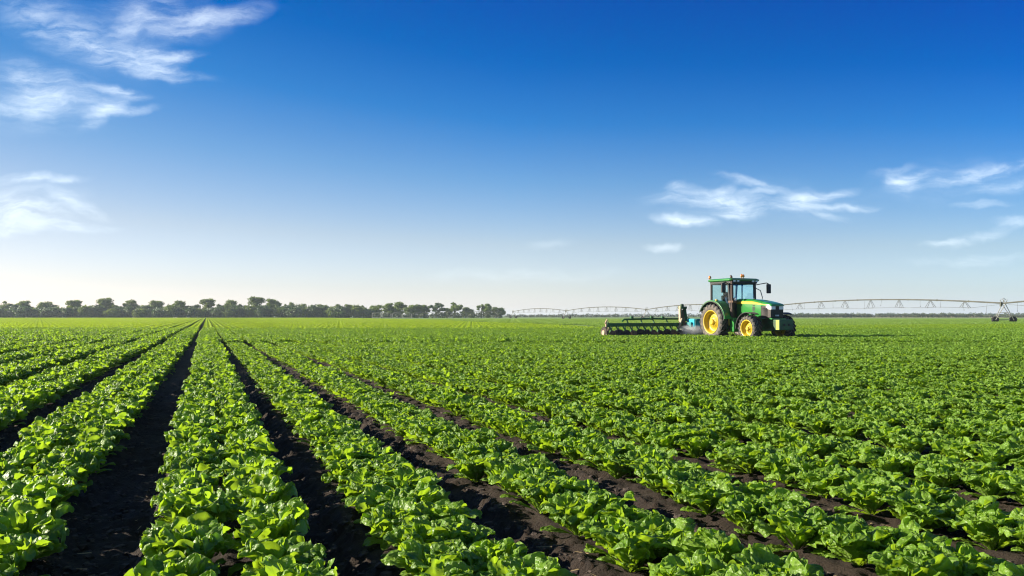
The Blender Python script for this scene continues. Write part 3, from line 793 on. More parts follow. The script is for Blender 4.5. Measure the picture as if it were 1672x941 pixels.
# ------------------------------------------------------------------ centre pivot irrigator
TW = [(96.5, 66), (77.2, 125), (59.5, 190), (42.3, 250), (21.2, 310), (0.6, 368)]
TWP = [tuple(RGT * r + FWD * d) for r, d in TW]
piv = empty('pivot_irrigator', (TWP[1][0], TWP[1][1], 0))
tag(piv, 'long arched centre pivot irrigation pipe on wheeled towers crossing behind the tractor', 'irrigator')
org = Vector((TWP[1][0], TWP[1][1], 0))
ZP = 3.15
def loc(p): return Vector(p) - org
for i, (x, y) in enumerate(TWP):
    a = Vector((x, y, 0)); nxt = Vector((*TWP[min(i + 1, len(TWP) - 1)], 0)); prv = Vector((*TWP[max(i - 1, 0)], 0))
    dv = (nxt - prv).normalized(); cv = Vector((-dv.y, dv.x, 0))            # travel direction: across the pipe
    # in the picture the tower feet spread sideways, so the base is turned towards the viewer
    view = Vector((RGT[0], RGT[1], 0)); cv = (cv * 0.35 + view * 0.94).normalized()
    t = MB(); half = 1.30
    f0 = a - cv * half + Vector((0, 0, .55)); f1 = a + cv * half + Vector((0, 0, .55)); top = a + Vector((0, 0, ZP))
    for sgn in (-.28, .28):
        o2 = dv * sgn
        t.tube([f0 + o2 * .4, a - cv * 0.12 + o2 + Vector((0, 0, ZP - .35)), a + cv * .30 + o2 + Vector((0, 0, ZP + .55))], 0.055, 6)
        t.tube([f1 + o2 * .4, a + cv * 0.12 + o2 + Vector((0, 0, ZP - .35)), a - cv * .30 + o2 + Vector((0, 0, ZP + .55))], 0.055, 6)
    t.tube([a - cv * .30 + Vector((0, 0, ZP + .55)), a + Vector((0, 0, ZP + .8)), a + cv * .30 + Vector((0, 0, ZP + .55))], 0.045, 6)
    t.tube([a - cv * .9 + Vector((0, 0, 1.7)), a + cv * .9 + Vector((0, 0, 1.7))], 0.035, 6)
    t.bar(f0, f1, 0.14, 0.12)
    t.v = [tuple(loc(v)) for v in t.v]
    tow = t.build('tower', M['steel'], piv)
    for f in (f0, f1):
        w = MB(); n2 = 20
        c = loc(f); axis = dv
        m = Matrix((cv, dv, Vector((0, 0, 1)))).transposed()
        w2 = MB(); w2.lathe([(0.16, -.13), (0.40, -.15), (0.48, -.11), (0.52, 0), (0.48, .11), (0.40, .15), (0.16, .13), (0.16, -.13)], (0, 0, 0), n2)
        for k in range(12):
            th = k * math.pi / 6; w2.box((0.50 * math.cos(th), 0, 0.50 * math.sin(th)), (.10, .28, .08), Matrix.Rotation(-th, 3, 'Y'))
        w.v = [tuple(m @ Vector(v) + c) for v in w2.v]; w.f = w2.f
        wh = w.build('wheel', M['rubber_dark'], tow)
        g = MB(); g.lathe([(0.0, -.10), (0.17, -.10), (0.2, 0), (0.17, .10), (0.0, .10)], (0, 0, 0), 12)
        g.v = [tuple(m @ Vector(v) + c) for v in g.v]; g.build('hub', M['rust'], tow)
    box = MB(); box.box(loc(a + dv * .25 + cv * -.22 + Vector((0, 0, ZP - .15))), (.26, .26, .7)); box.build('control_box', M['pipe'], tow, 0.02)
    if i == len(TWP) - 1: break
    b = Vector((*TWP[i + 1], 0)); L = (b - a).length; d = (b - a) / L; side = Vector((-d.y, d.x, 0))
    nseg = 32
    arc = lambda s: a + d * (L * s) + Vector((0, 0, ZP + 1.15 * 4 * s * (1 - s)))
    rr = 0.115
    p = MB(); p.tube([loc(arc(k / nseg)) for k in range(nseg + 1)], rr, 8)
    for k in range(1, 10): p.lathe([(rr, -.03), (rr + .06, -.03), (rr + .06, .03), (rr, .03)], tuple(loc(arc(k / 10))), 8, 'x')
    p.build('pipe', M['pipe'], piv, smooth=True)
    tr = MB(); NB = 9; drop = 1.55
    prev = None
    for k in range(1, NB):
        s = k / NB; top = arc(s); w_ = 0.55 if 1 < k < NB - 1 else .3; dz = drop * (0.55 + .45 * math.sin(math.pi * s))
        e = rng.uniform(.75, 1.0); q = []
        for sg in (-.22, .22):
            for dd in (-e, e):
                p_ = top + side * sg + d * dd - Vector((0, 0, dz * rng.uniform(.92, 1.08)))
                tr.tube([loc(top + side * sg * .3), loc(p_)], 0.036, 5); q.append(p_)
        tr.tube([loc(q[0]), loc(q[1])], 0.018, 4); tr.tube([loc(q[2]), loc(q[3])], 0.018, 4)
        if prev:
            for a_, b_ in ((1, 0), (3, 2)): tr.tube([loc(prev[a_]), loc(q[b_])], 0.012, 4)
        else:
            for v_ in (q[0], q[2]): tr.tube([loc(arc(0.012) - Vector((0, 0, .25))), loc(v_)], 0.015, 4)
        prev = q
    for v_ in (prev[1], prev[3]): tr.tube([loc(v_), loc(arc(.988) - Vector((0, 0, .25)))], 0.015, 4)
    tr.build('truss', M['pipe'], piv)
    for k in range(14):
        s = (k + .6) / 14.2; top = arc(s); j = rng.normal(0, .25); ln = rng.uniform(1.1, 1.75)
        h = MB(); h.tube([loc(top + Vector((0, 0, .08))), loc(top + side * .2 + Vector((0, 0, .12))), loc(top + side * .3 - Vector((0, 0, ln * .5)) + d * j * .5), loc(top + side * .3 + d * j - Vector((0, 0, ln)))], 0.017, 5)
        h.lathe([(0, -.10), (.05, -.08), (.06, 0), (0.02, .05)], tuple(loc(top + side * .3 + d * j - Vector((0, 0, ln)))), 6, 'z')
        h.build('drop_hose', M['pipe'], piv)

# low pipe line in front of the grey hedge
lw = empty('low_irrigation_line', at(820, 376)); tag(lw, 'low pale irrigation pipe on arched frames before the grey green hedge', 'irrigator')
lo = Vector(at(820, 376)); A0 = Vector(at(820, 376)); A1 = Vector(at(608, 392))
def lp(s, z): return A0 + (A1 - A0) * s + Vector((0, 0, z)) - lo
p = MB(); p.tube([lp(k / 20, 3.35 - 0.9 * k / 20) for k in range(14)], 0.09, 6); p.build('pipe', M['pipe'], lw)
for k in range(6):
    s = 0.04 + k * 0.115; z = 3.35 - .9 * s
    f = MB(); f.tube([lp(s - .012, 0.3), lp(s, z), lp(s + .012, .3)], 0.06, 6); f.bar(lp(s - .012, .5), lp(s + .012, .5), .1); 
    for e in (-.012, .012): f.lathe([(0, -.1), (.4, -.1), (.4, .1), (0, .1)], tuple(lp(s + e, .4)), 12)
    f.build('leg_frame', M['steel'], lw)
for k in range(4):
    s0 = 0.69 + k * .08; s1 = s0 + .07; z = 2.6
    f = MB(); f.tube([lp(s0, 0), lp(s0, z - .5), lp(s0 + .008, z - .1), lp(s0 + .016, z), lp(s1 - .016, z), lp(s1 - .008, z - .1), lp(s1, z - .5), lp(s1, 0)], 0.10, 6)
    f.tube([lp(s0, .35), lp(s1, .35)], .07, 6); f.build('arched_frame', M['steel'], lw)

exec_tractor = True
# ------------------------------------------------------------------ tractor (x forward from the rear axle, y to its left, z up)
trac = empty('tractor', TR_LOC, TR_ANG)
trac.scale = (1.05, 1.05, 1.05)
tag(trac, 'green farm tractor with yellow wheels and glazed cab standing in the lettuce field', 'tractor')

def wheel(x, y, rad, wid, rim_r, nl, out):
    """out = -1 when the wheel's outer face looks to -y"""
    c = (x, y, rad); w = wid / 2
    t = MB()
    prof = [(rim_r, -w * .82), (rim_r + .03, -w * .95), (rim_r + (rad - rim_r) * .45, -w * 1.06), (rad - .10, -w * .98), (rad - .055, -w * .80), (rad - .045, 0), (rad - .055, w * .80), (rad - .10, w * .98), (rim_r + (rad - rim_r) * .45, w * 1.06), (rim_r + .03, w * .95), (rim_r, w * .82)]
    t.lathe(prof, c, 48)
    tyre = None
    lug = MB(); dphi = 2 * math.pi / nl
    for k in range(nl):
        for s in (-1, 1):
            ph = dphi * (k + (0.5 if s > 0 else 0)); sweep = -0.75 * dphi * 1.3; th = dphi * .30
            vs = []
            for (u, yy, r0, r1) in ((0.0, 0.02 * s, rad - .06, rad), (0.55, w * .55 * s, rad - .06, rad - .002), (1.0, w * .97 * s, rad - .11, rad - .03), (1.15, w * 1.05 * s, rad - .20, rad - .13)):
                for r_ in (r0, r1):
                    for e in (-.5, .5):
                        a = ph + sweep * u + e * th * (1 + .25 * u)
                        vs.append((c[0] + r_ * math.cos(a), c[1] + yy, c[2] + r_ * math.sin(a)))
            fs = []
            for j in range(3):
                o = j * 4; p_ = o + 4
                fs += [(o, o + 1, p_ + 1, p_), (o + 2, p_ + 2, p_ + 3, o + 3), (o, p_, p_ + 2, o + 2), (o + 1, o + 3, p_ + 3, p_ + 1)]
            fs += [(0, 2, 3, 1), (12, 13, 15, 14)]
            lug.add(vs, fs)
    root = t.build('wheel', M['rubber'], trac, smooth=True)
    lug.build('tyre_tread', M['rubber_dark'], root)
    r = MB()
    r.lathe([(rim_r + .005, out * w * .92), (rim_r + .03, out * w * .98), (rim_r + .01, out * w * 1.0), (rim_r - .03, out * w * .93), (rim_r - .04, out * w * .6), (rim_r - .07, out * w * .3), (rim_r * .78, out * w * .12), (rim_r * .52, out * w * .22), (rim_r * .44, out * w * .50), (rim_r * .30, out * w * .55), (0.0, out * w * .55)], c, 40)
    r.lathe([(rim_r, -out * w * .9), (rim_r - .03, -out * w * .85), (rim_r - .05, 0), (rim_r - .05, out * w * .5)], c, 40)
    rim = r.build('rim', M['yellow'], root, smooth=True)
    h = MB(); h.lathe([(rim_r * .26, out * w * .5), (rim_r * .26, out * w * .80), (rim_r * .20, out * w * .90), (0, out * w * .90)], c, 20)
    for k in range(8):
        a = k * math.pi / 4; h.lathe([(0.022, out * w * .5), (0.022, out * w * .62), (0, out * w * .62)], (c[0] + rim_r * .37 * math.cos(a), c[1], c[2] + rim_r * .37 * math.sin(a)), 6)
    h.build('hub', M['yellow'], root)
    return root
for s in (-1, 1):
    wheel(0, s * 0.90, 0.84, 0.50, 0.51, 20, s)
    wheel(2.32, s * 0.90, 0.58, 0.42, 0.35, 18, s)

# body: chassis and gearbox
b = MB(); b.box((1.1, 0, 0.72), (2.5, .46, .42)); b.box((0.0, 0, .80), (.7, 1.15, .34)); b.box((2.32, 0, .58), (.30, 1.3, .22)); b.box((2.55, 0, .80), (.9, .46, .40)); b.box((0.35, 0, 1.02), (1.0, .95, .3))
b.build('chassis', M['green_dark'], trac, 0.03)

def hood_ring(x, hw, z0, z1, rnd):
    pts = []
    for k in range(9):
        a = math.pi / 2 * k / 8; pts.append((x, -hw + rnd - rnd * math.cos(a), z1 - rnd + rnd * math.sin(a)))
    ring = [(x, -hw * 1.02, z0)] + pts
    return ring + [(p[0], -p[1], p[2]) for p in reversed(ring)]
# hood with its nose above the grille
hd = MB()
hd.loft([hood_ring(0.86, .40, 1.02, 1.87, .16), hood_ring(1.4, .40, 1.02, 1.86, .16), hood_ring(1.95, .40, 1.02, 1.81, .16), hood_ring(2.42, .395, 1.02, 1.74, .15)])
hd.loft([hood_ring(2.421, .395, 1.53, 1.74, .15), hood_ring(2.70, .39, 1.53, 1.68, .12), hood_ring(2.93, .37, 1.53, 1.62, .07), hood_ring(3.0, .34, 1.53, 1.58, .03)])
hood = hd.build('hood', M['green'], trac, 0.012, True)
for p_ in hood.data.polygons: p_.use_smooth = True
em = hood.modifiers.new('Split', 'EDGE_SPLIT'); em.split_angle = R(40)
# lower skirt of the hood that sweeps down to the axle
sk = MB()
for s in (-1, 1):
    poly = [(1.75, s * .41, 1.03), (2.40, s * .405, 1.03), (2.48, s * .40, .72), (2.25, s * .41, .78), (2.0, s * .41, .90)]
    sk.slab(poly if s < 0 else poly[::-1], .03)
sk.build('side_skirt', M['green'], trac, 0.008)
gr = MB(); gr.loft([hood_ring(2.425, .385, 1.03, 1.525, .02), hood_ring(2.75, .375, 1.03, 1.525, .02), hood_ring(2.95, .335, 1.04, 1.525, .02)])
grille = gr.build('grille', M['grille'], trac, 0.01)
sl = MB()
for k in range(12):
    x = 2.47 + k * .028
    for s in (-1, 1): sl.box((x, s * (.384 - max(0, k - 9) * .003), 1.26), (.010, .012, .42))
for k in range(9): sl.box((2.953, 0, 1.08 + k * .042), (.012, .60, .012))
sl.build('grille_slats', M['black'], grille)
bd = MB(); bd.box((2.962, -.08, 1.13), (.012, .045, .06)); bd.box((2.962, -.01, 1.13), (.012, .045, .06)); bd.box((2.962, .06, 1.13), (.012, .045, .06)); bd.build('badge', M['white'], grille)
for s in (-1, 1):
    h = MB()
    prof = [(2.70, .383), (2.90, .352), (2.965, .33), (2.965, .10), (2.955, .10), (2.93, .30), (2.88, .335), (2.70, .37)]
    lo_, hi_ = 1.385, 1.515
    vs = [(x, s * y, lo_ + (0.03 if x < 2.8 else 0)) for x, y in prof] + [(x, s * y, hi_) for x, y in prof]
    n = len(prof); h.add(vs, [tuple(range(n)), tuple(range(2 * n - 1, n - 1, -1))] + [(i, (i + 1) % n, n + (i + 1) % n, n + i) for i in range(n)])
    h.build('headlight', M['lamp'], trac)
# yellow stripe along each hood side
for s in (-1, 1):
    y_ = MB(); vs = []; xs_ = [0.84, 1.0, 1.4, 1.8, 2.2, 2.6, 2.75]
    for x in xs_:
        zc = np.interp(x, [.84, 1.4, 1.95, 2.75], [1.69, 1.70, 1.68, 1.575]); hh = np.interp(x, [.84, 1.0, 1.8, 2.75], [.05, .06, .065, .012]); yb = .404 if x < 2.3 else .398
        yb = np.interp(x, [.84, 2.4, 2.75], [.412, .408, .392])
        vs += [(x, s * (yb - .02), zc - hh), (x, s * yb, zc - hh), (x, s * yb, zc + hh * .6), (x, s * (yb - .03), zc + hh)]
    fs = []
    for i in range(len(xs_) - 1):
        for k in range(3): fs.append((i * 4 + k, i * 4 + k + 1, i * 4 + 5 + k, i * 4 + 4 + k))
    y_.add(vs, fs); y_.build('side_stripe', M['yellow'], trac)
    d_ = MB()                                           # dark upright marking on the hood side
    zz = 1.58
    for k, (w_, h_) in enumerate(((.10, .05), (.16, .17), (.16, .17), (.10, .10))):
        if k in (1, 2):
            d_.box((1.93 + .0, s * .408, zz - h_ / 2), (.05, .012, h_)); d_.box((2.03, s * .407, zz - h_ / 2), (.05, .012, h_ * .8)); d_.box((1.98, s * .4075, zz - .025), (.08, .010, .05)); d_.box((1.985, s * .4075, zz - h_ + .03), (.07, .010, .04))
        else: d_.box((1.97, s * .408, zz - h_ / 2), (w_, .012, h_))
        zz -= h_ + .03
    d_.build('hood_marking', M['black'], trac)
    # seam between hood panels
    sm = MB(); sm.box((1.24, s * .402, 1.33), (.014, .012, .50)); sm.build('hood_seam', M['black'], trac)

# front weight block
fw = MB(); fw.box((3.30, 0, .74), (.40, .74, .44)); fw.box((3.02, 0, .76), (.35, .40, .26)); wb = fw.build('front_weight', M['green_dark'], trac, 0.03)
yp = MB(); 
for s in (-1, 1): yp.box((3.37, s * .372, .74), (.18, .012, .40))
yp.build('weight_side_plate', M['weight_plate'], wb)
for y in (-.13, .13):
    bo = MB(); bo.lathe([(0.06, 0), (.06, .02), (.03, .03), (0, .03)], (3.50, y, .74), 12, 'x'); bo.build('weight_bolt', M['black'], wb)
hk = MB(); hk.box((2.95, 0, .99), (.22, .74, .06)); hk.build('front_bracket', M['green'], trac, .01)

# fenders
def fender(x, y0, y1, zc, r0, a0, a1, th, n=16, drop=0.0):
    rings = []
    for k in range(n + 1):
        a = a0 + (a1 - a0) * k / n; c, s = math.cos(a), math.sin(a)
        rings.append([(x + c * r0, y0, zc + s * r0), (x + c * r0, y1, zc + s * r0), (x + c * (r0 + th), y1, zc + s * (r0 + th)), (x + c * (r0 + th), y0, zc + s * (r0 + th))])
    return rings
for s in (-1, 1):
    f = MB(); f.loft(fender(0, s * .62, s * 1.13, .84, .915, R(8), R(150), .06))
    # inner side panel of the fender
    pts = [(.91 * math.cos(R(a)), .84 + .91 * math.sin(R(a))) for a in range(8, 151, 12)]
    poly = [(x, s * .62, z) for x, z in pts] + [(-.45, s * .62, .9), (.3, s * .62, .9)]
    f.slab(poly if s > 0 else poly[::-1], .03)
    ff = f.build('rear_fender', M['green'], trac, 0.012)
    e = MB(); e.loft(fender(0, s * 1.13, s * 1.15, .84, .90, R(4), R(152), .035)); e.build('fender_edge', M['black'], ff)
    yl = MB(); yl.lathe([(0.0, 0), (.07, 0), (.07, .05), (0, .06)], (.12, s * .90, 1.80), 12, 'z'); yl.build('fender_cap', M['yellow'], ff)
    rl = MB(); rl.box((-.54, s * .98, 1.66), (.07, .14, .10)); rl.build('tail_lamp', M['red'], ff, .01)
    g = MB(); g.loft(fender(2.32, s * .70, s * 1.12, .58, .66, R(62), R(182), .03)); g.bar((2.32, s * .5, .8), (2.28, s * .75, 1.25), .05); g.build('front_fender', M['black'], trac, .006)

# cab
cab = MB()
Z0, Z1 = 1.02, 2.60
cor = {}
for s in (-1, 1):
    A = ((.82, s * .66, Z0), (.74, s * .72, Z1)); C_ = ((-.52, s * .68, 1.62), (-.46, s * .72, Z1)); B = ((.05, s * .70, 1.05), (.06, s * .74, Z1))
    cab.bar(*A, .10, .10); cab.bar(*C_, .08, .08)
    cab.bar((.86, s * .64, Z0), (.10, s * .68, Z0), .10, .10); cab.bar((.10, s * .68, 1.05), (-.50, s * .68, 1.66), .07, .07)
    cab.bar((.78, s * .72, 2.57), (-.5, s * .72, 2.57), .08, .08)
cab.bar((.76, -.7, 2.56), (.76, .7, 2.56), .09, .10); cab.bar((-.47, -.7, 2.56), (-.47, .7, 2.56), .08, .08); cab.bar((-.52, -.7, 1.64), (-.52, .7, 1.64), .08, .10)
cab.box((.83, 0, 1.42), (.08, 1.24, .84)); cab.box((.16, 0, 1.02), (1.4, 1.26, .08)); cab.box((-.42, 0, 1.32), (.08, 1.2, .62))
cab.bar((-.14, .74, 1.3), (-.12, .75, 2.57), .06)            # door post, far side
cabf = cab.build('cab_frame', M['black'], trac, .012)
rf = MB()
def rr(x0, x1, hw, z, rnd):
    pts = []
    for cx, cy, a0 in ((x1 - rnd, hw - rnd, 0), (x0 + rnd, hw - rnd, 90), (x0 + rnd, -hw + rnd, 180), (x1 - rnd, -hw + rnd, 270)):
        for k in range(6):
            a = R(a0 + 18 * k); pts.append((cx + rnd * math.cos(a), cy + rnd * math.sin(a), z))
    return pts
rf.loft([rr(-.62, .98, .80, 2.655, .14), rr(-.66, 1.02, .84, 2.69, .16), rr(-.66, 1.02, .84, 2.735, .16), rr(-.60, .95, .77, 2.78, .2), rr(-.40, .75, .5, 2.80, .2)])
roof = rf.build('roof', M['green'], trac, 0.0, False)
rl = MB(); rl.loft([rr(-.58, .95, .76, 2.56, .12), rr(-.58, .95, .76, 2.66, .12)]); rl.build('roof_lining', M['black'], roof)
for y in (-.62, -.42, .42, .62):
    l = MB(); l.box((.99, y, 2.655), (.06, .12, .07)); l.build('work_light', M['lamp'], roof, .01)
# glass
def pane(poly, name='cab_window'):
    m_ = MB(); m_.slab(poly, .006); m_.build(name, M['glass'], trac)
pane([(.80, -.62, 1.84), (.80, .62, 1.84), (.745, .68, 2.53), (.745, -.68, 2.53)], 'windscreen')
pane([(-.50, .63, 1.70), (-.50, -.63, 1.70), (-.45, -.68, 2.53), (-.45, .68, 2.53)], 'rear_window')
for s in (-1, 1):
    q = [(.77, s * .665, 1.10), (.70, s * .715, 2.53), (-.43, s * .715, 2.53), (-.47, s * .685, 1.70), (.10, s * .675, 1.10)]
    pane(q if s > 0 else q[::-1], 'cab_door')
# exhaust
ex = MB(); ex.tube([(.93, -.70, 1.05), (.93, -.70, 2.25), (.93, -.70, 2.66), (.90, -.70, 2.82), (.85, -.70, 2.89)], [.065, .065, .055, .055, .045], 12); ex.lathe([(.066, 0), (.10, 0), (.10, .30), (.066, .30)], (.93, -.70, 1.10), 12, 'z')
exo = ex.build('exhaust_pipe', M['exhaust'], trac, smooth=False)
br = MB(); br.box((.88, -.62, 1.74), (.30, .26, .09)); br.build('exhaust_bracket', M['rust'], trac, .01)
# beacons
for (x, y, sc_, stem) in ((-.60, -.70, .065, True), (.55, .25, .06, False), (.68, .05, .05, False)):
    bc = MB(); z = 2.76 if stem else 2.80
    bc.lathe([(0.02, -.02), (.022, .06), (sc_, .06), (sc_ * 1.05, .10), (sc_ * .8, .16), (sc_ * .35, .18), (0, .185)], (x, y, z), 14, 'z'); bc.build('beacon', M['amber'], trac, smooth=True)
# mirrors on arms
for s in (-1, 1):
    ma = MB(); yo = 1.42 if s > 0 else 1.12
    ma.tube([(.76, s * .74, 2.50), (.86, s * (yo - .12), 2.60), (.86, s * yo, 2.56)], .022, 6)
    a_ = ma.build('mirror_arm', M['black'], trac)
    mm = MB(); mm.box((.87, s * yo, 2.34), (.09, .22, .42)); q_ = mm.build('mirror', M['black'], trac, .03)
    mg = MB(); mg.box((.822, s * yo, 2.34), (.008, .17, .36)); mg.build('mirror_glass', M['mirror'], q_)
hr = MB(); hr.tube([(.84, .72, 2.35), (.90, .92, 2.25), (.93, 1.0, 1.95), (.93, 1.0, 1.70), (.88, .8, 1.62)], .02, 6); hr.build('grab_rail', M['steel'], trac)
ph = MB(); ph.box((.95, 1.12, 1.72), (.08, .12, .12)); ph.bar((.9, .8, 1.66), (.95, 1.1, 1.68), .03); ph.build('side_lamp', M['black'], trac, .01)
# pale lever/knob by the windscreen, steering wheel, seat
fl = MB(); fl.lathe([(0, -.10), (.055, -.08), (.07, 0), (.055, .08), (0, .10)], (.90, -.50, 1.84), 10, 'z'); fl.build('work_lamp', M['lamp'], trac)
sw = MB(); sw.tube([(.66, 0, 1.45), (.55, 0, 1.78)], .035, 8)
ring = []
cw = Vector((.54, 0, 1.80)); ax = Vector((-.35, 0, .94)).normalized(); e1 = Vector((0, 1, 0)); e2 = ax.cross(e1)
sw.tube([cw + (e1 * math.cos(t) + e2 * math.sin(t)) * .20 for t in np.linspace(0, 2 * math.pi, 25)], .016, 6, False)
for t in (0.5, 2.6, 4.7): sw.tube([cw, cw + (e1 * math.cos(t) + e2 * math.sin(t)) * .20], .012, 5)
sw.build('steering_wheel', M['black'], trac)
se = MB(); se.box((-.08, 0, 1.42), (.50, .50, .14)); se.box((-.32, 0, 1.74), (.12, .48, .62), Matrix.Rotation(R(-8), 3, 'Y')); se.box((-.37, 0, 2.12), (.09, .26, .18)); se.box((-.05, 0, 1.2), (.35, .35, .3)); se.build('seat', M['seat'], trac, .04)
db = MB(); db.box((.70, 0, 1.60), (.18, .62, .34), Matrix.Rotation(R(-12), 3, 'Y')); db.build('dashboard', M['black'], trac, .04)
# fuel tank, steps
ft = MB(); ft.box((.98, -.60, .72), (.30, .34, .62)); ft.box((.98, .60, .72), (.55, .34, .55)); ft.build('fuel_tank', M['green'], trac, .04)
sp = MB()
for k in range(3): sp.box((.60, -.80 + k * .04, .42 + k * .20), (.38, .20, .035))
for x in (.40, .80): sp.bar((x, -.90, .36), (x, -.70, 1.06), .035)
sp.build('steps', M['green_dark'], trac, .006)
hn = MB(); hn.tube([(.86, -.80, .98), (.90, -.86, 1.0), (.92, -.86, .70)], .02, 6); hn.build('handrail', M['yellow'], trac)
# rear hitch
ht = MB()
for s in (-1, 1): ht.bar((-.2, s * .35, .62), (-1.25, s * .45, .55), .07, .09); ht.bar((-.25, s * .35, 1.15), (-.85, s * .43, .60), .05)
ht.bar((-.3, 0, 1.05), (-1.2, 0, 1.0), .06); ht.build('rear_hitch', M['black'], trac, .008)

# ------------------------------------------------------------------ driver
def rot_world(p):
    return (TR_LOC[0] + p[0] * math.cos(TR_ANG) - p[1] * math.sin(TR_ANG), TR_LOC[1] + p[0] * math.sin(TR_ANG) + p[1] * math.cos(TR_ANG), p[2])
drv = empty('person', rot_world((0, 0, 0)), TR_ANG)
tag(drv, 'driver in dark blue work clothes and a dark cap seated in the tractor cab', 'person')
def skin_obj(name, verts, edges, radii, mat, parent, sub=2, root=0):
    me = bpy.data.meshes.new(name); me.from_pydata(verts, edges, []); me.materials.append(mat)
    o = link(name, me, parent)
    sk = o.modifiers.new('Skin', 'SKIN'); sk.use_smooth_shade = True
    if not me.skin_vertices: pass
    for i, r_ in enumerate(radii):
        v = me.skin_vertices[0].data[i]; v.radius = r_ if isinstance(r_, tuple) else (r_, r_); v.use_root = (i == root)
    ss = o.modifiers.new('Sub', 'SUBSURF'); ss.levels = sub; ss.render_levels = sub
    return o
v = []; e = []; rd = []
def jn(p, r_, prev=None):
    v.append(p); rd.append(r_)
    if prev is not None: e.append((prev, len(v) - 1))
    return len(v) - 1
pel = jn((-.10, 0, 1.57), (.15, .12)); wa = jn((-.13, 0, 1.74), (.14, .11), pel); ch = jn((-.14, 0, 1.94), (.17, .12), wa); nb = jn((-.13, 0, 2.07), (.09, .08), ch); nk = jn((-.11, 0, 2.14), .055, nb)
hd0 = jn((-.09, 0, 2.22), (.075, .085), nk); hd1 = jn((-.085, 0, 2.30), (.078, .095), hd0); hd2 = jn((-.09, 0, 2.37), (.06, .07), hd1)
for s in (-1, 1):
    sh = jn((-.12, s * .18, 2.02), .062, ch); el = jn((.06, s * .27, 1.80), .047, sh); wr = jn((.34, s * .20, 1.84), .034, el)
    ha = jn((.42, s * .185, 1.86), .030, wr)
    for k in range(4):
        q0 = jn((.455, s * (.175 + .0) , 1.885 - .018 * k), .0095, ha); q1 = jn((.485, s * (.185 - .01 * k), 1.865 - .018 * k), .0085, q0); jn((.475, s * (.205 - .008 * k), 1.84 - .016 * k), .0075, q1)
    t0 = jn((.41, s * .155, 1.885), .010, ha); jn((.45, s * .15, 1.895), .009, t0)
    hp = jn((.0, s * .11, 1.55), .085, pel); kn = jn((.40, s * .16, 1.52), .062, hp); an = jn((.48, s * .16, 1.16), .045, kn); jn((.60, s * .17, 1.10), .04, an)
body = skin_obj('body', v, e, rd, M['cloth_blue'], drv)
# head and hands show skin: the same continuous body carries a second material by face position
body.data.materials.append(M['skin'])
cp_ = MB(); cp_.lathe([(.098, 0), (.10, .03), (.085, .08), (.05, .11), (0, .12)], (-.09, 0, 2.33), 16, 'z'); cp_.slab([(-.0, -.07, 2.335), (.0, .07, 2.335), (.09, .05, 2.32), (.09, -.05, 2.32)], .012); cp_.build('cap', M['cap'], drv, smooth=True)
fc = MB(); fc.lathe([(0, -.11), (.055, -.10), (.078, -.04), (.082, .02), (.07, .06), (0, .09)], (-.083, 0, 2.28), 16, 'z')
fc.box((.0, 0, 2.275), (.035, .026, .035), taper=.5)
for s in (-1, 1): fc.lathe([(0, -.03), (.014, -.02), (.018, 0), (.014, .02), (0, .03)], (-.085, s * .085, 2.275), 8, 'z')
fco = fc.build('face', M['skin'], drv, smooth=True)
ey = MB()
for s in (-1, 1): ey.lathe([(0, -.008), (.010, 0), (0, .008)], (-.008, s * .03, 2.295), 8, 'z')
ey.box((-.010, 0, 2.225), (.012, .045, .008)); ey.build('eyes_and_mouth', M['cap'], fco)

# ------------------------------------------------------------------ implement behind the tractor (local: x along the tractor, +y = its left)
imp = empty('row_cultivator', rot_world((-2.35, 0, 0)), TR_ANG)
tag(imp, 'long dark green row cultivator bar with disc wheels reaching out beside the tractor', 'cultivator')
YL, YR = -5.45, -1.05
bm_ = MB(); bm_.box((0, (YL + YR) / 2, .74), (.18, YR - YL, .17)); bm_.box((0, -.4, .74), (.22, 1.6, .20)); bm_.box((.0, YL + .02, .74), (.2, .05, .24)); bm_.build('tool_bar', M['bar_green'], imp, .012)
ur = MB(); ur.tube([(-.25, YL + 1.0, .90), (-.25, YL + 1.12, 1.0), (-.25, -2.6, 1.03), (-.25, YR, 1.02)], .045, 8)
for y in (-4.2, -3.4, -2.7, -1.9): ur.bar((-.25, y, 1.03), (-.1, y, .80), .05)
for y in (-2.75, -2.1, -3.9): ur.box((-.25, y, 1.06), (.12, .14, .18))
ur.build('upper_rail', M['bar_green'], imp, .006)
for k in range(12):
    y = YL + .10 + k * .385
    u = MB(); u.bar((.0, y, .70), (.26, y + .05, .42), .05, .06); u.bar((-.02, y + .2, .68), (-.2, y + .2, .36), .04, .05); us_ = u.build('shank', M['bar_green'], imp)
    d_ = MB(); ang = R(24)
    dsk = MB(); ds_ = .62 + .22 * ((k * 5) % 7) / 6; dsk.lathe([(0, -.05), (.10, -.045), (.28 * ds_, -.01), (.30 * ds_, 0), (.28 * ds_, .015), (.10, -.02), (0, -.03)], (0, 0, 0), 20)
    rz_ = Matrix.Rotation(ang if k % 2 else -ang * .3, 3, 'Z') @ Matrix.Rotation(R(90 - 35 * (k % 2)), 3, 'Z')
    c = Vector((.28, y + .05, .29))
    d_.v = [tuple(rz_ @ Vector(p_) + c) for p_ in dsk.v]; d_.f = dsk.f
    d_.build('disc', M['soil_tool'] if k % 3 else M['rust'], us_)
    if k % 4 == 1:
        w_ = MB(); w_.lathe([(.05, -.06), (.2, -.07), (.24, 0), (.2, .07), (.05, .06)], (-.24, y + .22, .27), 16, 'x'); w_.build('gauge_wheel', M['rubber_dark'], us_, smooth=True)
ew = MB(); ew.lathe([(.0, -.07), (.2, -.07), (.29, -.05), (.31, 0), (.29, .05), (.2, .07), (0, .07)], (.1, YL - .18, .36), 22, 'y'); eo = ew.build('end_wheel', M['soil_tool'], imp, smooth=True)
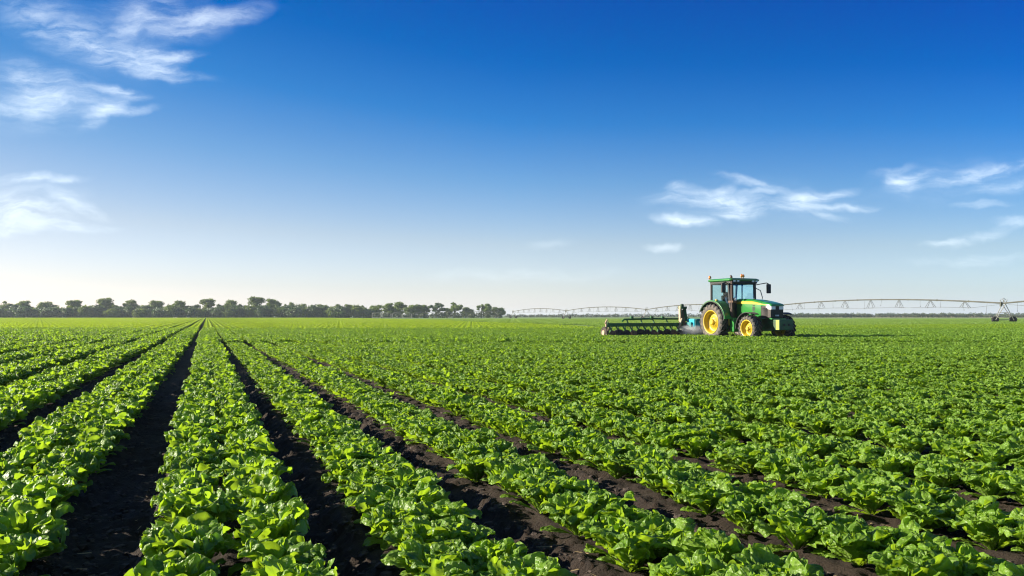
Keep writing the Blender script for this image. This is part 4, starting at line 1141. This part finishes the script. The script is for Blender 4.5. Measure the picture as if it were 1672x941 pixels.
eh = MB(); eh.lathe([(.14, -.075), (.12, -.10), (0, -.10)], (.1, YL - .18, .36), 14, 'y'); eh.bar((.34, YL - .2, .25), (.40, YL - .1, .62), .10, .02); eh.build('wheel_disc', M['tan'], eo)
et = MB(); et.bar((.1, YL - .1, .36), (0, YL - .03, .86), .06); et.bar((.1, YL - .16, .80), (.05, YL - .02, 1.0), .05); et.bar((.02, YL + .12, .80), (-.05, YL + .02, .98), .04); et.build('end_bracket', M['tan'], imp, .006)
ms_ = MB(); ms_.box((0, -1.12, 1.02), (.22, .26, .9), None, .8); ms_.bar((.06, -1.05, .45), (.02, -1.12, 1.3), .16, .2); ms_.bar((0, -1.12, 1.1), (.02, -.8, .50), .08)
mast = ms_.build('mast', M['rust'], imp, .015)
mt = MB(); mt.box((.02, -1.24, 1.18), (.14, .10, .95)); mt.bar((.1, -1.2, 1.05), (.18, -1.45, .55), .08); mt.build('mast_plate', M['tan'], mast, .01)
mc = MB(); mc.box((0, -1.10, 1.58), (.30, .36, .12)); mc.lathe([(0, 0), (.09, 0), (.09, .12), (0, .14)], (0, -1.12, 1.63), 12, 'z'); mc.bar((.05, -1.02, 1.55), (.08, -.96, .9), .14); mc.build('mast_head', M['green_dark'], mast, .015)
cb = MB(); cb.bar((0, -1.05, 1.2), (.2, -.75, 1.0), .05); cb.bar((.2, -.75, 1.0), (.5, .3, .98), .05); cb.bar((0, -.9, .78), (.95, -.3, .62), .09); cb.bar((0, .3, .78), (.95, .35, .62), .09); cb.build('hitch_frame', M['tan'], imp, .008)
tk = MB(); tk.box((.42, -.24, .82), (.62, 1.38, .42)); tk.build('tank', M['teal'], imp, .05)
tf = MB()
for y in (-.86, -.44, .0, .42): tf.box((.42, y, .76), (.68, .05, .46))
tf.bar((.77, -.85, .98), (.77, .45, .98), .05); tf.bar((.08, -.85, .98), (.08, .45, .98), .05); tf.box((.40, -.98, .66), (.40, .12, .40)); tf.build('tank_frame', M['teal_dark'], imp, .008)

# pale spray mist under the tank
def mist_mat():
    m, nt, p, out = new_mat('spray_mist'); N = nt.nodes; L = nt.links; N.remove(p)
    v_ = N.new('ShaderNodeVolumePrincipled'); v_.inputs['Color'].default_value = (.95, .94, .95, 1); v_.inputs['Anisotropy'].default_value = 0.3
    tc = N.new('ShaderNodeTexCoord'); n = N.new('ShaderNodeTexNoise'); n.inputs['Scale'].default_value = 3.0; n.inputs['Detail'].default_value = 3; L.new(tc.outputs['Object'], n.inputs['Vector'])
    ln = N.new('ShaderNodeVectorMath'); ln.operation = 'LENGTH'; L.new(tc.outputs['Object'], ln.inputs[0])
    fo = N.new('ShaderNodeMapRange'); fo.inputs['From Min'].default_value = 1.0; fo.inputs['From Max'].default_value = 0.35; fo.inputs['To Max'].default_value = 1; L.new(ln.outputs['Value'], fo.inputs['Value'])
    nr = N.new('ShaderNodeMapRange'); nr.inputs['From Min'].default_value = .3; nr.inputs['From Max'].default_value = .7; nr.inputs['To Min'].default_value = .25; nr.inputs['To Max'].default_value = 1.4; L.new(n.outputs['Fac'], nr.inputs['Value'])
    mu = N.new('ShaderNodeMath'); mu.operation = 'MULTIPLY'; L.new(fo.outputs['Result'], mu.inputs[0]); L.new(nr.outputs['Result'], mu.inputs[1])
    m2 = N.new('ShaderNodeMath'); m2.operation = 'MULTIPLY'; m2.inputs[1].default_value = 9.0; L.new(mu.outputs[0], m2.inputs[0]); L.new(m2.outputs[0], v_.inputs['Density']); L.new(v_.outputs[0], out.inputs['Volume'])
    return m
mi = MB(); mi.lathe([(0, -1)] + [(math.cos(a), math.sin(a)) for a in np.linspace(-1.45, 1.45, 14)] + [(0, 1)], (0, 0, 0), 24, 'z')
mo = mi.build('spray_mist', mist_mat()); mo.location = rot_world((-1.95, -.50, .46)); mo.rotation_euler = (0, 0, TR_ANG); mo.scale = (.75, 1.15, .36)
tag(mo, 'pale low cloud of spray mist under the teal tank behind the tractor', 'mist', kind='stuff')

# ------------------------------------------------------------------ light, sky, clouds
SUN_EL = R(20.5)
sv = RGT * -1.0 + FWD * 0.13; sv = sv / np.linalg.norm(sv)          # horizontal direction towards the sun
sun = bpy.data.lights.new('sun', 'SUN'); sun.energy = 5.0; sun.angle = R(0.55); sun.color = (1.0, 0.90, 0.74)
so = bpy.data.objects.new('sun', sun); COL.objects.link(so)
sd = Vector((sv[0] * math.cos(SUN_EL), sv[1] * math.cos(SUN_EL), math.sin(SUN_EL)))
so.rotation_euler = sd.to_track_quat('Z', 'Y').to_euler(); so.location = (0, 0, 60)

world = bpy.data.worlds.new('World'); scene.world = world; world.use_nodes = True
nt = world.node_tree; N = nt.nodes; L = nt.links
bg = N['Background']
sky = N.new('ShaderNodeTexSky'); sky.sky_type = 'NISHITA'; sky.sun_disc = False; sky.sun_elevation = SUN_EL
sky.sun_rotation = math.atan2(sv[0], sv[1]); sky.altitude = 50; sky.air_density = 1.0; sky.dust_density = 0.6; sky.ozone_density = 2.5
tc = N.new('ShaderNodeTexCoord')
rot = N.new('ShaderNodeVectorRotate'); rot.rotation_type = 'Z_AXIS'; rot.inputs['Angle'].default_value = YAW
L.new(tc.outputs['Generated'], rot.inputs['Vector'])
sep = N.new('ShaderNodeSeparateXYZ'); L.new(rot.outputs[0], sep.inputs[0])
def mth(op, a, b=None, c=None, clamp=False):
    n = N.new('ShaderNodeMath'); n.operation = op; n.use_clamp = clamp
    for i, x in enumerate((a, b, c)):
        if x is None: continue
        if isinstance(x, (int, float)): n.inputs[i].default_value = x
        else: L.new(x, n.inputs[i])
    return n.outputs[0]
ay = mth('MAXIMUM', mth('ABSOLUTE', sep.outputs['Y']), 0.08)
cu = mth('DIVIDE', sep.outputs['X'], ay); cv_ = mth('DIVIDE', sep.outputs['Z'], ay)
comb = N.new('ShaderNodeCombineXYZ'); L.new(cu, comb.inputs['X']); L.new(cv_, comb.inputs['Y'])
# graduated tint: deepens the blue with height, as a polarised lens does; whitened above the view as added shade fill
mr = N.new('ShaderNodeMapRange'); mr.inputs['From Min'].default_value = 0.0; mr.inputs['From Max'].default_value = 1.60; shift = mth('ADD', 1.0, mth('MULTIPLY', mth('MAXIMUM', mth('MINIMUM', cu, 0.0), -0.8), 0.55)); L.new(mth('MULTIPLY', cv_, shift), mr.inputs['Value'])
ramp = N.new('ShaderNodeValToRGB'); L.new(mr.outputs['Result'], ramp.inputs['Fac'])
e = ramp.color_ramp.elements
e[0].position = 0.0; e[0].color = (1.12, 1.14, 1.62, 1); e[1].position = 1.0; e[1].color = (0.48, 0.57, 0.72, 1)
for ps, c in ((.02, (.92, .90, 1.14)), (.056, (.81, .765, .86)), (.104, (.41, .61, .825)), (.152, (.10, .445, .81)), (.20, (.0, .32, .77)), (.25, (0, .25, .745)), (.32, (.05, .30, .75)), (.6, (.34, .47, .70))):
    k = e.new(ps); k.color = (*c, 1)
tint = N.new('ShaderNodeMix'); tint.data_type = 'RGBA'; tint.blend_type = 'MULTIPLY'; tint.inputs['Factor'].default_value = 1.0
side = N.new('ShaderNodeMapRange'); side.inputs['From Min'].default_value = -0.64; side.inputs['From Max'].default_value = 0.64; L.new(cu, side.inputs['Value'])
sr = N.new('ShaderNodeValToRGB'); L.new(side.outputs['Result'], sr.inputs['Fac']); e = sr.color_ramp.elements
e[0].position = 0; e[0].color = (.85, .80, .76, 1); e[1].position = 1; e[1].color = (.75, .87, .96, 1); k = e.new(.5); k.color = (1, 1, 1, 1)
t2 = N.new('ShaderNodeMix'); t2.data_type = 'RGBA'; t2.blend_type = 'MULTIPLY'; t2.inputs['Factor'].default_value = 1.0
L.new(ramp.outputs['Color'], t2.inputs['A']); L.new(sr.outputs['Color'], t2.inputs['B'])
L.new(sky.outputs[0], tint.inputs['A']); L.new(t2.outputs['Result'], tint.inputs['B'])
# cirrus: (column, row, half length, half width, angle, strength) in picture pixels about the fixed heading, each a soft streak of filaments
CL = [(183, 85, 135, 22, -17, .60), (238, 89, 70, 30, -8, .75), (272, 113, 95, 12, -3, .6), (293, 81, 55, 11, 8, .55), (264, 21, 115, 38, -4, .6), (345, 20, 95, 20, 10, .6), (200, 36, 60, 22, 50, .5), (64, 25, 140, 46, -25, .35),
      (64, 166, 125, 26, 2, .6), (166, 170, 46, 17, 20, .75), (183, 142, 65, 10, -10, .6), (47, 145, 90, 32, -20, .5), (205, 174, 60, 9, 6, .5), (149, 191, 42, 15, 35, .4), (85, 128, 130, 28, -18, .35), (20, 180, 70, 14, -2, .45), (150, 60, 150, 60, -15, .22), (60, 190, 120, 34, 0, .2),
      (50, 295, 95, 10, 1, .7), (100, 298, 30, 8, 15, .6), (38, 353, 105, 32, -3, .75), (123, 332, 55, 14, -25, .6), (115, 370, 75, 9, 0, .5), (17, 380, 60, 12, 4, .6), (40, 325, 120, 30, 0, .25),
      (1161, 326, 105, 15, -3, .65), (1169, 320, 40, 14, 20, .65), (1117, 306, 36, 10, -15, .4), (1241, 304, 90, 9, -12, .5), (1225, 320, 65, 8, 10, .45), (1120, 361, 60, 11, -10, .75), (1201, 350, 65, 14, -4, .7), (1249, 338, 105, 11, -3, .5),
      (1309, 326, 56, 19, 12, .8), (1354, 314, 60, 9, 12, .6), (1374, 336, 75, 8, -4, .5), (1338, 346, 42, 9, -20, .5), (1240, 330, 210, 40, 0, .16),
      (1478, 296, 36, 21, -12, .75), (1502, 284, 48, 10, 12, .6), (1466, 272, 50, 9, 12, .3), (1571, 284, 85, 13, 16, .6), (1639, 276, 85, 12, 10, .6), (1643, 304, 70, 12, 4, .35), (1599, 332, 50, 7, 0, .4), (1570, 290, 170, 40, 6, .16),
      (1575, 389, 65, 9, 8, .5), (1643, 369, 50, 11, 22, .55), (1659, 358, 40, 8, 0, .45), (1535, 393, 38, 7, 8, .4), (1603, 421, 130, 12, 3, .25), (1084, 403, 38, 9, -3, .5), (860, 448, 170, 11, 0, .25), (900, 402, 50, 9, 6, .15)]
wn = N.new('ShaderNodeTexNoise'); wn.inputs['Scale'].default_value = 11.0; wn.inputs['Detail'].default_value = 7; wn.inputs['Roughness'].default_value = 0.55; L.new(comb.outputs[0], wn.inputs['Vector'])
wv = N.new('ShaderNodeVectorMath'); wv.operation = 'SUBTRACT'; L.new(wn.outputs['Color'], wv.inputs[0]); wv.inputs[1].default_value = (.5, .5, .5)
ws = N.new('ShaderNodeVectorMath'); ws.operation = 'MULTIPLY'; L.new(wv.outputs[0], ws.inputs[0]); ws.inputs[1].default_value = (0.075, 0.042, 0)
wa_ = N.new('ShaderNodeVectorMath'); wa_.operation = 'ADD'; L.new(comb.outputs[0], wa_.inputs[0]); L.new(ws.outputs[0], wa_.inputs[1])
FAM = [-18, -5, 5, 15, 40]; fam = []
for k, a_ in enumerate(FAM):
    mp = N.new('ShaderNodeMapping'); mp.inputs['Rotation'].default_value = (0, 0, -R(a_)); mp.inputs['Scale'].default_value = (15, 62, 1); mp.inputs['Location'].default_value = (3.1 * k, 7.7 * k, k); L.new(wa_.outputs[0], mp.inputs['Vector'])
    no = N.new('ShaderNodeTexNoise'); no.inputs['Scale'].default_value = 1.0; no.inputs['Detail'].default_value = 12; no.inputs['Roughness'].default_value = 0.64; no.inputs['Distortion'].default_value = 0.35; L.new(mp.outputs[0], no.inputs['Vector'])
    r_ = N.new('ShaderNodeMapRange'); r_.interpolation_type = 'SMOOTHSTEP'; r_.inputs['From Min'].default_value = 0.30; r_.inputs['From Max'].default_value = 0.80; r_.inputs['To Min'].default_value = 0.08; L.new(no.outputs['Fac'], r_.inputs['Value']); fam.append(r_.outputs['Result'])
total = None
for (px, py, hw, hh, ang, stg) in CL:
    mp = N.new('ShaderNodeMapping'); mp.vector_type = 'TEXTURE'
    mp.inputs['Location'].default_value = ((px - 836) / FPX, (HORIZON - py) / FPX, 0); mp.inputs['Rotation'].default_value = (0, 0, R(ang)); mp.inputs['Scale'].default_value = (1.15 * hw / FPX, 1.25 * hh / FPX, 1)
    L.new(wa_.outputs[0], mp.inputs['Vector'])
    dt = N.new('ShaderNodeVectorMath'); dt.operation = 'DOT_PRODUCT'; L.new(mp.outputs[0], dt.inputs[0]); L.new(mp.outputs[0], dt.inputs[1])
    m_ = mth('SUBTRACT', 1.0, dt.outputs['Value'], clamp=True)
    m_ = mth('MULTIPLY', mth('MULTIPLY', m_, m_), stg * 0.92)
    d_ = mth('MULTIPLY', m_, fam[min(range(5), key=lambda k: abs(FAM[k] - ang))])
    total = d_ if total is None else mth('SUBTRACT', mth('ADD', total, d_), mth('MULTIPLY', total, d_))
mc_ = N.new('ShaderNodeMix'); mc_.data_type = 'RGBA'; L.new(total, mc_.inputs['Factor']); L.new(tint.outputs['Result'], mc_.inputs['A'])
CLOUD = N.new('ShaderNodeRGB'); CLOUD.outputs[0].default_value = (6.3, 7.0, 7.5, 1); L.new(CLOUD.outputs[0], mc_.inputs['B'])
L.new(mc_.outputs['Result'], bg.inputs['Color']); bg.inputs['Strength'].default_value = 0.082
world.cycles.sampling_method = 'MANUAL'; world.cycles.sample_map_resolution = 512

# ------------------------------------------------------------------ haze
HAZE = 0.0002
if HAZE:
    hz = MB(); hz.box((0, 700, 9.0), (7400, 6200, 21)); hm, hnt, hp_, ho_ = new_mat('haze'); hnt.nodes.remove(hp_)
    pv = hnt.nodes.new('ShaderNodeVolumePrincipled'); pv.inputs['Color'].default_value = (.80, .90, 1.0, 1); pv.inputs['Density'].default_value = HAZE; pv.inputs['Anisotropy'].default_value = .2
    hnt.links.new(pv.outputs[0], ho_.inputs['Volume'])
    tag(hz.build('haze', hm), 'thin pale haze hanging over the far fields and trees', 'haze', kind='stuff')

# ------------------------------------------------------------------ camera and render settings
cam = bpy.data.cameras.new('camera'); co = bpy.data.objects.new('camera', cam); COL.objects.link(co)
cam.sensor_width = 36.0; cam.lens = 36.0 * FPX / 1672; cam.clip_end = 20000; cam.clip_start = 0.05
pitch = math.atan((HORIZON - 470.5) / FPX)
co.location = (0, 0, H_CAM)
co.rotation_euler = (R(90) + pitch, 0, -YAW)
scene.camera = co
scene.view_settings.view_transform = 'Standard'; scene.view_settings.look = 'None'; scene.view_settings.gamma = 1; scene.view_settings.exposure = 1.30
scene.view_settings.use_curve_mapping = False
scene.render.engine = 'CYCLES'
c = scene.cycles
c.max_bounces = 8; c.diffuse_bounces = 3; c.glossy_bounces = 3; c.transmission_bounces = 5; c.transparent_max_bounces = 12; c.volume_bounces = 6
c.use_denoising = True; c.filter_width = 1.15
try: c.denoiser = 'OPENIMAGEDENOISE'
except Exception: pass
c.use_adaptive_sampling = True; c.adaptive_threshold = 0.008
c.caustics_reflective = False; c.caustics_refractive = False
